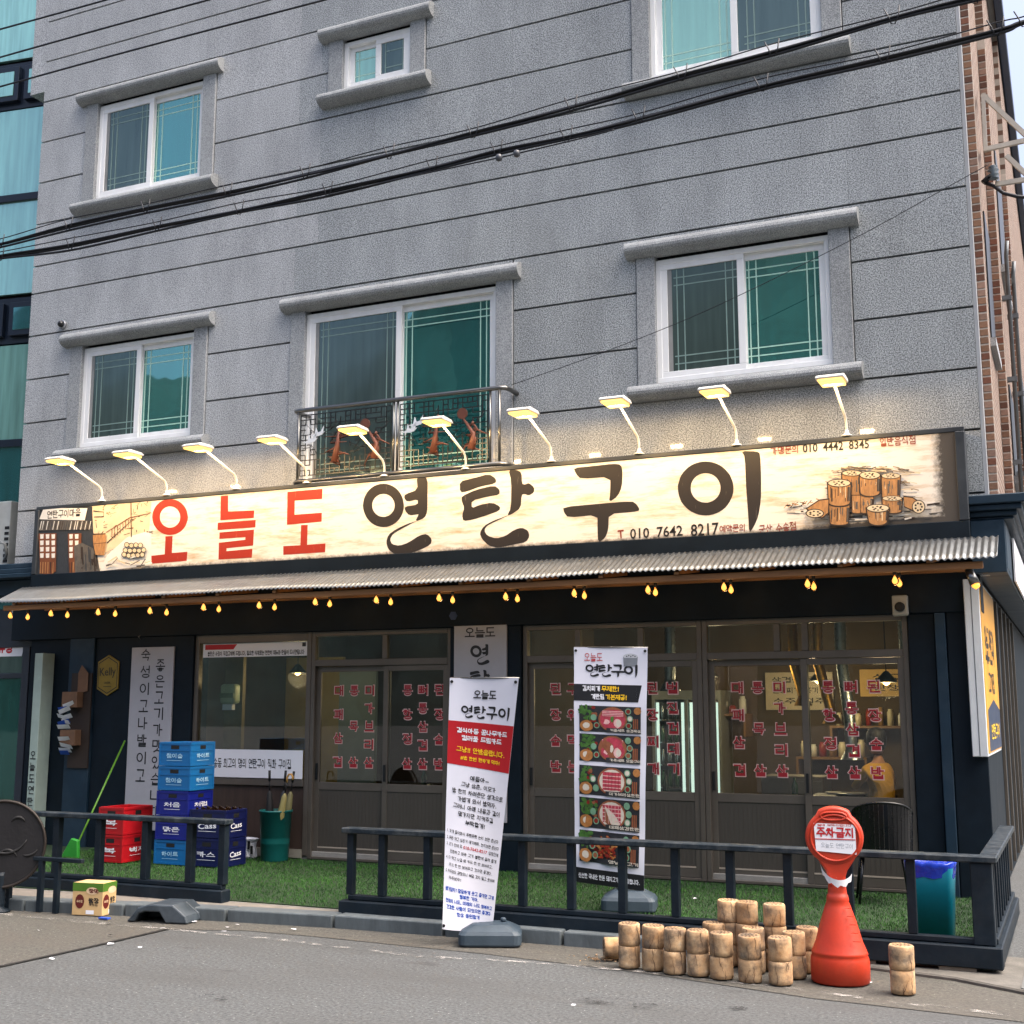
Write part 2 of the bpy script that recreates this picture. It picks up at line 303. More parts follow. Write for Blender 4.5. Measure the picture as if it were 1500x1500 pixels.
m_galv = M('galvanised', '#6d7174', .45, metal=.8, var=.16, scale=9, dirt='#6f675c', dirt_amt=.3, dscale=3)
m_white = M('white_print', '#e9eaf0', .5, var=.03, scale=2)
m_ink = M('black_print', '#14151a', .5, var=.05)
m_red = M('red_print', '#b5131f', .5, var=.05)
m_redl = M('red_vinyl_letter', '#9c1626', .45, var=.06)
m_whl = M('pale_vinyl_outline', '#d9b9b4', .5, var=.05)
m_yel = M('yellow_print', '#f3c21d', .5, var=.05)
m_blu = M('blue_print', '#1f4fb3', .5, var=.05)
m_bulb = M('bulb_glow', '#ffb04a', .3, var=0, emit=.9, ecol='#ff9a3a')
m_rub = M('black_rubber', '#0e0f11', .7, var=.2)
m_glass = glass_mat('clear_glass', (.84,.89,.87))
# ------------------------------------------------------------------ ground
def asphalt(name, c0, c1, patch):
    m,t,b,N,L=nodes(name); ge=N('ShaderNodeNewGeometry')
    n1=N('ShaderNodeTexNoise'); n1.inputs['Scale'].default_value=42; n1.inputs['Detail'].default_value=6; n1.inputs['Roughness'].default_value=.8; L(ge.outputs['Position'],n1.inputs[0])
    r=N('ShaderNodeValToRGB'); r.color_ramp.elements[0].position=.35; r.color_ramp.elements[1].position=.68; r.color_ramp.elements[0].color=col4(c0); r.color_ramp.elements[1].color=col4(c1); L(n1.outputs[0],r.inputs[0])
    vo=N('ShaderNodeTexVoronoi'); vo.inputs['Scale'].default_value=26; L(ge.outputs['Position'],vo.inputs[0]); sp=N('ShaderNodeMapRange'); sp.inputs[1].default_value=.16; sp.inputs[2].default_value=.06; sp.inputs[4].default_value=.8; L(vo.outputs['Distance'],sp.inputs[0])
    sc_=N('ShaderNodeSeparateColor'); L(vo.outputs['Color'],sc_.inputs[0]); g=N('ShaderNodeMath'); g.operation='GREATER_THAN'; g.inputs[1].default_value=.7; L(sc_.outputs[0],g.inputs[0]); mu=N('ShaderNodeMath'); mu.operation='MULTIPLY'; L(g.outputs[0],mu.inputs[0]); L(sp.outputs[0],mu.inputs[1])
    mx=N('ShaderNodeMixRGB'); mx.inputs[2].default_value=(.36,.36,.35,1); L(mu.outputs[0],mx.inputs[0]); L(r.outputs[0],mx.inputs[1])
    # brownish dust blotches and oil marks
    mp=N('ShaderNodeMapping'); mp.inputs['Scale'].default_value=(.55,1.6,1); L(ge.outputs['Position'],mp.inputs[0])
    n2=N('ShaderNodeTexNoise'); n2.inputs['Scale'].default_value=.9; n2.inputs['Detail'].default_value=8; n2.inputs['Roughness'].default_value=.65; L(mp.outputs[0],n2.inputs[0])
    q=N('ShaderNodeMapRange'); q.inputs[1].default_value=.42; q.inputs[2].default_value=.68; q.inputs[4].default_value=.6; L(n2.outputs[0],q.inputs[0])
    m2=N('ShaderNodeMixRGB'); m2.inputs[2].default_value=col4(patch); L(q.outputs[0],m2.inputs[0]); L(mx.outputs[0],m2.inputs[1])
    n3=N('ShaderNodeTexNoise'); n3.inputs['Scale'].default_value=2.3; n3.inputs['Detail'].default_value=3; L(mp.outputs[0],n3.inputs[0]); q3=N('ShaderNodeMapRange'); q3.inputs[1].default_value=.68; q3.inputs[2].default_value=.74; q3.inputs[4].default_value=.55; L(n3.outputs[0],q3.inputs[0])
    m3=N('ShaderNodeMixRGB'); m3.inputs[2].default_value=(.035,.034,.034,1); L(q3.outputs[0],m3.inputs[0]); L(m2.outputs[0],m3.inputs[1]); L(m3.outputs[0],b.inputs['Base Color'])
    b.inputs['Roughness'].default_value=.88; bp=N('ShaderNodeBump'); bp.inputs['Strength'].default_value=.5; bp.inputs['Distance'].default_value=.008; L(n1.outputs[0],bp.inputs['Height']); L(bp.outputs[0],b.inputs['Normal'])
    return m
m_asph = asphalt('asphalt', '#27292a', '#66696a', '#414140')
m_asph2 = asphalt('asphalt_edge_strip', '#2c2c2b', '#636159', '#4b4640')
m_conc = M('concrete', '#8f8d88', .85, var=.2, scale=5, bump=.3, dirt='#5d5850', dirt_amt=.5)
m_kerb = M('kerb_stone', '#565e62', .8, var=.22, scale=12, bump=.25, dirt='#33383a', dirt_amt=.5, stretch=(1,1,.3), rnd=.1)
m_kerbtop = M('kerb_top_mortar', '#78726a', .9, var=.2, scale=9, bump=.3, dirt='#6a6259', dirt_amt=.5)
o=MB().quad((-1500,-1500,0),(1500,-1500,0),(1500,1500,0),(-1500,1500,0)).build('road', m_asph); struct(o)
# older asphalt along the kerb, with a ragged seam
seam=[atZ(x,y,0) for x,y in ((-60,1431),(0,1417),(60,1404),(120,1391),(180,1377),(245,1362))]
pts=[(-40,-9)]+[(p.x,p.y) for p in seam]+[(-6.2,-3.42),(-5.5,-3.42),(-4.1,-3.5),(-2.8,-3.66),(-1.6,-3.95),(-.4,-4.05),(3,-4.2),(3,-2.4),(-.4,-2.4),(-40,-2.4)]
o=MB().add([(x,y,.004) for x,y in pts],[tuple(range(len(pts)))]).build('road_edge_strip', m_asph2); struct(o)
m_crack=M('seam_dirt','#1f1d1b',.95,var=.3,scale=20)
mb=MB(); sp=[(p.x,p.y) for p in seam]
for i in range(len(sp)-1):
    a=Vector((*sp[i],.0085)); b_=Vector((*sp[i+1],.0085)); n_=Vector((-(b_-a).y,(b_-a).x,0)).normalized(); w0,w1=.016+.012*random.random(),.016+.012*random.random()
    mb.quad(a-n_*w0,b_-n_*w1,b_+n_*w1,a+n_*w0)
o=mb.build('asphalt_seam', m_crack); struct(o)
# worn white edge line
def worn(name,c):
    m,t,b,N,L=nodes(name); ge=N('ShaderNodeNewGeometry'); n=N('ShaderNodeTexNoise'); n.inputs['Scale'].default_value=7; n.inputs['Detail'].default_value=9; n.inputs['Roughness'].default_value=.75; L(ge.outputs['Position'],n.inputs[0])
    r=N('ShaderNodeMapRange'); r.inputs[1].default_value=.5; r.inputs[2].default_value=.64; r.inputs[4].default_value=.6; L(n.outputs[0],r.inputs[0]); b.inputs['Base Color'].default_value=col4(c); b.inputs['Roughness'].default_value=.8; L(r.outputs[0],b.inputs['Alpha']); return m
m_line=worn('worn_line_paint','#c9c5bf')
def strip(name, px, wd, z, mat):
    mb=MB(); P=[atZ(x,y,z) for x,y in px]
    for a,b_ in zip(P,P[1:]):
        n_=Vector((-(b_-a).y,(b_-a).x,0)).normalized()*wd/2; mb.quad(a-n_,b_-n_,b_+n_,a+n_)
    return struct(mb.build(name,mat))
strip('worn_road_line',[(0,1338),(120,1350),(245,1361),(400,1375),(620,1401),(800,1411),(900,1419),(1040,1434),(1180,1450),(1290,1465),(1480,1486)],.065,.009,m_line)
# oil stains on the road
m_oil=worn('oil_stain','#161516')
mb=MB()
for (x,y,a,b_) in [(888,1467,.17,.075),(955,1474,.13,.06),(1080,1476,.06,.03),(835,1455,.05,.025),(320,1460,.12,.05)]:
    c=atZ(x,y,.0095); k=18; ph=[random.uniform(.75,1.2) for _ in range(k)]
    mb.add([(c.x+a*ph[i]*math.cos(6.283*i/k), c.y+b_*ph[i]*1.6*math.sin(6.283*i/k), .0095) for i in range(k)],[tuple(range(k))])
struct(mb.build('oil_stains', m_oil),'stuff')
# kerb: individual stones
kb=[(-14.5,-3.62),(-8.8,-3.46),(-7.2,-3.2),(-5.6,-3.04),(-4.2,-2.99),(-2.55,-2.98)]
kerb=bpy.data.objects.new('kerb',None); COL.objects.link(kerb); struct(kerb)
def along(pl, s):
    for a,b_ in zip(pl,pl[1:]):
        d=math.dist(a,b_)
        if s<=d: t_=s/d; return (a[0]+(b_[0]-a[0])*t_, a[1]+(b_[1]-a[1])*t_)
        s-=d
    return pl[-1]
tot=sum(math.dist(a,b_) for a,b_ in zip(kb,kb[1:])); s_=0
while s_<tot-.1:
    e=min(s_+.98,tot); a=along(kb,s_+.006); b_=along(kb,e-.006); h=.105+random.uniform(-.006,.006)
    MB().prism([(a[0],a[1]),(b_[0],b_[1]),(b_[0],b_[1]+.2),(a[0],a[1]+.2)],'z',-.1,h).build('kerb_stone',m_kerb,kerb,bevel=.012,seg=2); s_+=.99
o=MB().add([(x,y+.18,.1) for x,y in kb]+[(kb[-1][0],-2.5,.1),(kb[0][0],-2.5,.1)],[tuple(range(len(kb)+2))]).build('kerb_back_mortar',m_kerbtop); struct(o)
# low cement gutter lip at the right end, in front of the deck
pr=[(-2.55,-3.0),(-1.45,-2.93),(-.85,-3.08),(-.42,-3.32),(1.5,-4.3)]
mb=MB(); mb.prism(pr+[(1.5,-2.2),(-2.55,-2.2)],'z',-.05,.03); o=mb.build('cement_apron',M('apron_cement','#625f59',.9,var=.25,scale=6,bump=.35,dirt='#3f3b36',dirt_amt=.6,dscale=4),bevel=.01); struct(o)
# side lane to the right of the building
o=MB().prism([(-.44,-3.28),(1.5,-4.25),(6,-4),(6,30),(-.44,30)],'z',-.04,.036).build('side_lane',M('lane_concrete','#5e605f',.85,var=.16,scale=3,bump=.2,dirt='#77756f',dirt_amt=.4)); struct(o)
# artificial turf on the deck
m_turf0=M('turf_mat_base','#162d11',.95,var=.25,scale=14,bump=.4,bscale=150)
TZ=.115
o=MB().prism([(-12.6,-3.0),(-8.8,-2.92),(-7.0,-2.78),(-.63,-2.78),(-.63,.05),(-12.6,.05)],'z',.012,TZ-.012).build('deck_base',m_conc); struct(o)
def turf_mat():
    m,t,b,N,L=nodes('turf_blades'); ge=N('ShaderNodeNewGeometry'); n=N('ShaderNodeTexNoise'); n.inputs['Scale'].default_value=1.7; n.inputs['Detail'].default_value=5; L(ge.outputs['Position'],n.inputs[0]); r=N('ShaderNodeValToRGB'); r.color_ramp.elements[0].color=col4('#1a4210'); r.color_ramp.elements[1].color=col4('#376b1f'); r.color_ramp.elements[0].position=.3; r.color_ramp.elements[1].position=.75; L(n.outputs[0],r.inputs[0]); L(r.outputs[0],b.inputs['Base Color']); b.inputs['Roughness'].default_value=.7; return m
m_turf=turf_mat()
o=MB().prism([(-12.6,-2.98),(-8.8,-2.9),(-7.0,-2.76),(-.63,-2.76),(-.63,.05),(-12.6,.05)],'z',TZ-.012,TZ-.002).build('artificial_turf',m_turf0); struct(o)
rg=random.Random(3); vs=[]; fs=[]
for i in range(62000):
    x=rg.uniform(-10.8,-.7); y=rg.uniform(-2.76,-.02)
    if x<-7 and y<-2.76+.1*(-7-x)*0: pass
    a=rg.uniform(0,6.28); hh=rg.uniform(.012,.026); lx,ly=math.cos(a)*.004,math.sin(a)*.004; tx,ty=rg.uniform(-.012,.012),rg.uniform(-.012,.012); k=len(vs)
    vs += [(x-lx,y-ly,TZ-.004),(x+lx,y+ly,TZ-.004),(x+tx,y+ty,TZ+hh)]; fs.append((k,k+1,k+2))
struct(MB().add(vs,fs).build('turf_pile',m_turf,fix=False),'stuff')
# wooded hill behind the viewer (seen mirrored in the upstairs glass)
rg=random.Random(5); mb=MB(); NA,NR=96,14; vs=[]
for i in range(NA):
    a=R(150)+R(240)*i/(NA-1)   # from left round behind to right
    dg=math.degrees(a); el=13.6+7.6*min(1,max(0,(dg-231)/9))+1.2*math.sin(i*.9)+.5*math.sin(i*2.3)
    ridge=280*math.tan(R(el))+rg.uniform(-1.2,1.2)
    for j in range(NR):
        t_=j/(NR-1); rr=110+170*t_; z=ridge*math.sin(min(1,t_*1.15)*math.pi/2)**1.3+(rg.uniform(-2,2) if 0<j<NR-1 else 0)
        vs.append((rr*math.cos(a)*1.0, rr*math.sin(a)-20, z-1))
fs=[(i*NR+j,(i+1)*NR+j,(i+1)*NR+j+1,i*NR+j+1) for i in range(NA-1) for j in range(NR-1)]
mb.add(vs,fs,0,False); o=mb.build('hill',M('wooded_hill','#1c2b2c',.95,var=.5,scale=.25,bump=.6,bscale=1.2)); struct(o)
vs=[]; NA=60
for i in range(NA):
    a=R(20)+R(140)*i/(NA-1)
    for j in range(5):
        t_=j/4; rr=260+160*t_; vs.append((rr*math.cos(a),rr*math.sin(a)-20,(17+6*math.sin(i*.5)+3*math.sin(i*1.3))*math.sin(t_*math.pi/2)-1))
MBH=MB().add(vs,[(i*5+j,(i+1)*5+j,(i+1)*5+j+1,i*5+j+1) for i in range(NA-1) for j in range(4)]); struct(MBH.build('far_hills',M('far_hill_green','#3a4a42',.95,var=.4,scale=.2)))
# ------------------------------------------------------------------ the granite building
BX0,BX1=-12.5,-.66
bld=thing('granite_building','grey granite shop building with white sliding windows and navy ground floor','building',(0,0,0))
MB().box(BX0+.02,BX1-.02,.14,16,3.0,13.0).build('wall_core',m_joint,bld)
MB().box(-12.76,-12.5,.002,.6,10.2,13.0).build('upper_corner_overhang',m_gran_l,bld)
WIN=[('UL',-11.5,-9.75,8.44,9.78,1),('UM',-7.66,-6.72,9.17,9.8,0),('UR',-3.77,-1.94,8.46,9.8,2),('LL',-11.54,-9.73,5.09,6.41,1),('LM',-8.1,-5.59,4.3,6.41,1),('LR',-3.76,-1.96,5.09,6.42,1)]
grooves=[2.95,3.72,4.315,4.90,5.49,6.087,6.684,7.276,7.66,8.26,8.855,9.445,10.04,10.64,11.24,11.85]
xj=[BX0,-11.7,-10.65,-9.6,-8.28,-7.0,-5.4,-4.35,-3.0,-1.75,BX1]
def cut(rect, holes):
    out=[rect]
    for (hx0,hx1,hz0,hz1) in holes:
        nx=[]
        for (a,b_,c,d) in out:
            if hx1<=a or hx0>=b_ or hz1<=c or hz0>=d: nx.append((a,b_,c,d)); continue
            if hx0>a: nx.append((a,hx0,c,d))
            if hx1<b_: nx.append((hx1,b_,c,d))
            A,B=max(a,hx0),min(b_,hx1)
            if hz0>c: nx.append((A,B,c,hz0))
            if hz1<d: nx.append((A,B,hz1,d))
        out=nx
    return [q for q in out if q[1]-q[0]>.02 and q[3]-q[2]>.02]
holes=[(x0-.21,x1+.21,z0-.1,z1+.1) for _,x0,x1,z0,z1,_ in WIN]
for gi in range(len(grooves)-1):
    z0,z1=grooves[gi]+.011,grooves[gi+1]-.011
    js=xj if gi%2==0 else [BX0,-11.7,-10.65,-9.58,-8.27,-7.96,-6.87,-5.4,-3.9,-2.2,BX1]
    for a,b_ in zip(js,js[1:]):
        mb=MB(); n=0
        for (p,q,r,s2) in cut((a+.0009,b_-.0009,z0,z1),holes): mb.box(p,q,random.uniform(0,.0012),.138,r,s2); n+=1
        if n:
            pale = (a<-8.0 and b_<-7.9)
            mb.build('granite_panel', m_gran_l if pale else m_gran, bld)
# windows
m_teal=tinted('teal_window_glass',(.008,.085,.085),(.42,.84,.76),.40)
m_tealL=tinted('pale_teal_window_glass',(.15,.32,.25),(.6,.92,.74),.45)
m_dark=tinted('screened_window_glass',(.05,.072,.068),(.28,.38,.36),.30,.12)
m_munt=M('pale_green_muntin','#b9dccb',.4,var=.05)
m_muntd=M('screened_muntin','#7e9690',.5,var=.05)
def half_round(mb,x0,x1,zc,r,proj,n=10):
    prof=[(-.0-proj*math.sin(math.pi*i/n), zc+r*math.cos(math.pi*i/n)) for i in range(n+1)]+[(.04,zc-r),(.04,zc+r)]
    mb.prism(prof,'x',x0,x1)
def window(nm,x0,x1,z0,z1,kind):
    big = nm=='LM'
    fr=MB(); fw=.055; y0,y1=.03,.135
    fr.box(x0,x1,y0,y1,z1-fw,z1).box(x0,x1,y0,y1,z0,z0+fw).box(x0,x0+fw,y0,y1,z0+fw,z1-fw).box(x1-fw,x1,y0,y1,z0+fw,z1-fw)
    f=fr.build('window',m_pvc,bld,bevel=.004)
    xm=(x0+x1)/2; sw=.075
    for side in (0,1):
        a,b_=(x0+fw-.01,xm+.035) if side==0 else (xm-.035,x1-fw+.01)
        front = (side==0) if kind!=0 else (side==1)
        if kind==2: front=(side==1)
        ya=.036 if front else .078; yb=ya+.036
        c,d=z0+fw-.015,z1-fw+.015
        if not front and kind==1: d-=.012
        s=MB(); s.box(a,b_,ya,yb,d-sw,d).box(a,b_,ya,yb,c,c+sw).box(a,a+sw,ya,yb,c+sw,d-sw).box(b_-sw,b_,ya,yb,c+sw,d-sw)
        s.build('sash',m_pvc,f,bevel=.004)
        ga,gb,gc,gd=a+sw-.004,b_-sw+.004,c+sw-.004,d-sw+.004
        screen = front if kind!=2 else (side==1)
        if kind==0: screen = (side==1)
        gm = m_dark if screen else (m_tealL if kind==2 or nm in('UM',) else m_teal)
        MB().box(ga,gb,ya+.016,ya+.022,gc,gd).build('pane',gm,f)
        g=MB(); t_=.006; yq=ya+.012
        ins=.10 if (x1-x0)>1.2 else .07; gap=.075 if (x1-x0)>1.2 else .0
        dx=.07 if screen else 0
        xs=[ga+dx+ins*.35, gb-ins*.9]; 
        vx=[ga+dx+.035,ga+dx+.035+gap,gb-.05-gap,gb-.05] if gap else [ga+.06,gb-.02]
        hz=[gc+.08,gc+.08+gap*1.1,gd-.1-gap*1.1,gd-.1] if gap else [gc+.08,gd-.12]
        for x in vx: g.box(x-t_,x+t_,yq,yq+.004,gc,gd)
        for z in hz: g.box(ga+dx,gb,yq+.0008,yq+.0046,z-t_,z+t_)
        g.build('muntin_bars',m_muntd if screen else m_munt,f)
        if screen and kind:   # open inner frame edge seen through the mesh
            MB().box(ga,ga+.05,yq-.001,yq+.003,gc,gd).build('screen_frame',M('screen_frame_grey','#8d8e8c',.5),f) if nm!='UR' else None
    j=.2
    for a,b_ in ((x0-j,x0+.004),(x1-.004,x1+j)):
        MB().box(a,b_,-.022,.12,z0-.06,z1+.05).build('stone_jamb',m_trim,f,bevel=.006)
    mb=MB(); half_round(mb,x0-.3,(x0+x1)/2-.0015,z1+.125,.092,.13); half_round(mb,(x0+x1)/2+.0015,x1+.3,z1+.125,.092,.13); mb.build('stone_hood',m_trim,f)
    if not big:
        mb=MB(); half_round(mb,x0-.28,x1+.28,z0-.105,.088,.15); mb.build('stone_sill',m_trim,f)
    else:
        MB().box(x0-.2,x1+.2,-.06,.12,z0-.2,z0-.02).build('stone_sill',m_trim,f,bevel=.01)
    return f
for q in WIN: window(*q)
# dark red curtain / clutter is not visible; small dome camera on the wall
dm=tag(MB().lathe([(.0,0),(.055,0),(.06,.02),(.05,.035)],(0,0,0),18,0).lathe([(.045,.035),(.043,.055),(.034,.075),(.018,.088),(.002,.092)],(0,0,0),18,1).build('dome_camera',[M('dome_housing','#9a9da2',.35,metal=.4),M('dome_lens','#15171b',.12)]),'small silver dome camera on granite left of the lower-left window','security camera')
dm.rotation_euler=(R(90),0,0); dm.location=atY(93,476,0)
# ---- right-hand side: stepped brick wall behind the granite edge
m_br=[M('brick_%s'%n,c,.85,var=.2,scale=18,bump=.3,rnd=.18) for n,c in (('tan','#7a5a46'),('brown','#583a2d'),('pinkish','#83685a'),('red','#684030'))]
m_mort=M('mortar','#b9b0a6',.95,var=.15,scale=12,bump=.2)
def brick_side():
    m,t,b,N,L=nodes('side_brickwork'); ge=N('ShaderNodeNewGeometry'); sx=N('ShaderNodeSeparateXYZ'); L(ge.outputs['Position'],sx.inputs[0]); cx=N('ShaderNodeCombineXYZ'); L(sx.outputs[1],cx.inputs[0]); L(sx.outputs[2],cx.inputs[1])
    br=N('ShaderNodeTexBrick'); br.inputs['Scale'].default_value=1; br.inputs['Brick Width'].default_value=.24; br.inputs['Row Height'].default_value=.077; br.inputs['Mortar Size'].default_value=.007; br.inputs['Color1'].default_value=col4('#6f5647'); br.inputs['Color2'].default_value=col4('#583f34'); br.inputs['Mortar'].default_value=col4('#a39c93')
    L(cx.outputs[0],br.inputs[0]); L(br.outputs[0],b.inputs['Base Color']); b.inputs['Roughness'].default_value=.9; bp=N('ShaderNodeBump'); bp.invert=True; bp.inputs['Distance'].default_value=.008; L(br.outputs['Fac'],bp.inputs['Height']); L(bp.outputs[0],b.inputs['Normal']); return m
m_sideb=brick_side()
sw=thing('brick_side_wall','brown brick side wall with pale joints behind the right granite edge','wall',(0,0,0))
MB().box(-.675,-.548,.17,1.6,3.6,10.6).box(-.675,-.468,1.604,4.2,3.6,10.6).box(-.675,-.408,4.204,16,3.6,10.6).build('side_masonry',m_sideb,sw)
MB().box(-.658,-.625,.015,.165,3.6,11.4).build('corner_trim',M('pale_corner_trim','#9a9ea3',.6,var=.12,scale=8,stretch=(1,1,.3)),sw)
mb=MB(); 
brick_me={}
def brick(x0,x1,y,z,k):
    key=(round(x1-x0,3),k)
    if key not in brick_me:
        brick_me[key]=MB().box(-(x1-x0)/2,(x1-x0)/2,-.012,.05,-.031,.031).build('brick',m_br[k],sw,bevel=.003); o=brick_me[key]
    else: o=brick_me[key].copy(); COL.objects.link(o); o.parent=sw
    o.location=((x0+x1)/2,y,z+random.uniform(-.001,.001))
for (x0,x1,y,za,zb) in ((-.622,-.549,.158,3.64,9.6),(-.543,-.469,1.592,3.64,8.9),(-.463,-.409,4.192,3.64,8.4)):
    MB().box(x0-.004,x1+.003,y-.006,y+.02,za-.04,zb+.08).build('mortar_bed',m_mort,sw)
    z=za
    while z<zb: brick(x0,x1,y,z,random.choice([0,0,1,2,2,3])); z+=.0775
for (x,y0,y1,z0,z1) in ((-.545,.5,1.35,5.3,6.6),(-.465,2.0,3.2,4.2,5.2),(-.465,2.2,3.6,6.6,8.0),(-.405,5,7,4.6,6.0)):
    w_=MB().box(x-.03,x+.012,y0,y1,z0,z1).build('side_window',m_black,sw); MB().box(x-.02,x+.05,y0-.06,y1+.06,z0-.09,z0-.005).build('window_sill',m_trim,w_)
gut=thing('side_roof_eave','dark blue gutter and grey soffit along the roof on the right','roof eave',(0,0,0))
MB().box(-.52,-.40,.2,18,10.42,10.47).build('soffit',M('soffit_grey','#8b8a8a',.7),gut); MB().box(-.398,-.30,.2,18,10.36,10.62).build('gutter',M('gutter_blue','#1c3350',.45),gut,bevel=.01)
# ---- ground floor, navy
def nav(name,*b,mat=None,bev=.006): return MB().box(*b).build(name,mat or m_navy,bld,bevel=bev)
nav('lintel_fascia',-12.45,-.74,-.03,.3,2.63,3.3)
nav('wall_panel',-11.05,-9.56,.0,.3,0.02,2.63)
nav('wall_panel',-11.45,-11.06,-.03,.3,0.02,2.63,mat=m_navy_l)
nav('wall_panel',-12.15,-11.46,.02,.3,0.02,2.63)
nav('pillar',-6.13,-5.30,-.01,.3,0.02,2.63)
nav('pillar',-1.395,-1.16,.01,.3,0.02,2.63)
nav('pillar',-1.155,-1.06,-.03,.3,0.02,2.63,mat=m_navy_l)
nav('pillar',-1.055,-.76,-.0,.3,0.02,2.95)
nav('side_wall',-.95,-.765,.302,16,0.02,2.95,mat=m_navy)
for k in range(5): nav('side_mullion',-.763,-.735,2.3+k*.9,2.36+k*.9,0.1,2.9,mat=m_alu,bev=0)
nav('wall_footing',-12.45,-.76,.06,.28,.02,.2,mat=m_conc)
# canopy box wrapping the right corner
MB().box(-.79,-.50,-.15,.2,2.965,3.44).box(-.757,-.50,.204,14,2.965,3.44).build('corner_canopy',m_navy_l,bld,bevel=.006)
def cornice(x0,x1,y0,y1):
    mb=MB(); 
    for (p,z0,z1) in ((.0,3.445,3.47),(.03,3.472,3.52),(.075,3.522,3.575),(.11,3.577,3.66)): mb.box(x0,x1+p,y0-p,y1,z0,z1)
    return mb.build('cornice',m_navy_l,bld,bevel=.008)
cornice(-.79,-.42,-.12,14)
MB().box(-.55,-.495,-.10,.5,3.0,3.43).build('pilaster_strip',m_navy_l,bld,bevel=.006)
MB().box(-.487,-.47,.9,9,2.98,3.40).build('side_sign_panel',m_white,bld)
MB().box(-13.1,-11.9,-.3,.3,3.40,3.46).box(-13.1,-11.92,-.25,.3,3.462,3.53).box(-13.1,-11.94,-.2,.3,3.532,3.60).box(-13.1,-11.95,-.12,.3,3.2,3.398).build('cornice',m_navy_l,bld,bevel=.01)
# ------------------------------------------------------------------ painted signboard
SX0,SX1,SZ0,SZ1=-11.86,-.78,3.22,4.285
FX0,FX1,FZ0,FZ1=-11.79,-.865,3.425,4.238
SY=-.31                                   # plane of the painted face
sg=thing('painted_signboard','long cream hand-painted shop signboard with big brush letters above the awning','signboard',(0,0,0))
m_frame=M('sign_frame_paint','#2b3036',.4,var=.2,scale=5,dirt='#575b5f',dirt_amt=.25)
MB().box(SX0+.01,SX1-.01,SY+.004,-.004,SZ0+.01,SZ1-.01).build('sign_box',m_frame,sg)
MB().box(SX0,SX1,SY-.012,SY+.02,FZ1,SZ1).build('frame_rail',m_frame,sg,bevel=.006)
MB().box(SX0,SX1,SY-.03,SY+.02,SZ0,FZ0-.004).build('frame_rail',m_navy,sg,bevel=.006)
MB().box(SX0,FX0,SY-.03,SY+.02,FZ0,FZ1).build('frame_stile',m_frame,sg,bevel=.006)
MB().box(FX1,SX1,SY-.03,SY+.02,FZ0,FZ1).build('frame_stile',m_frame,sg,bevel=.006)
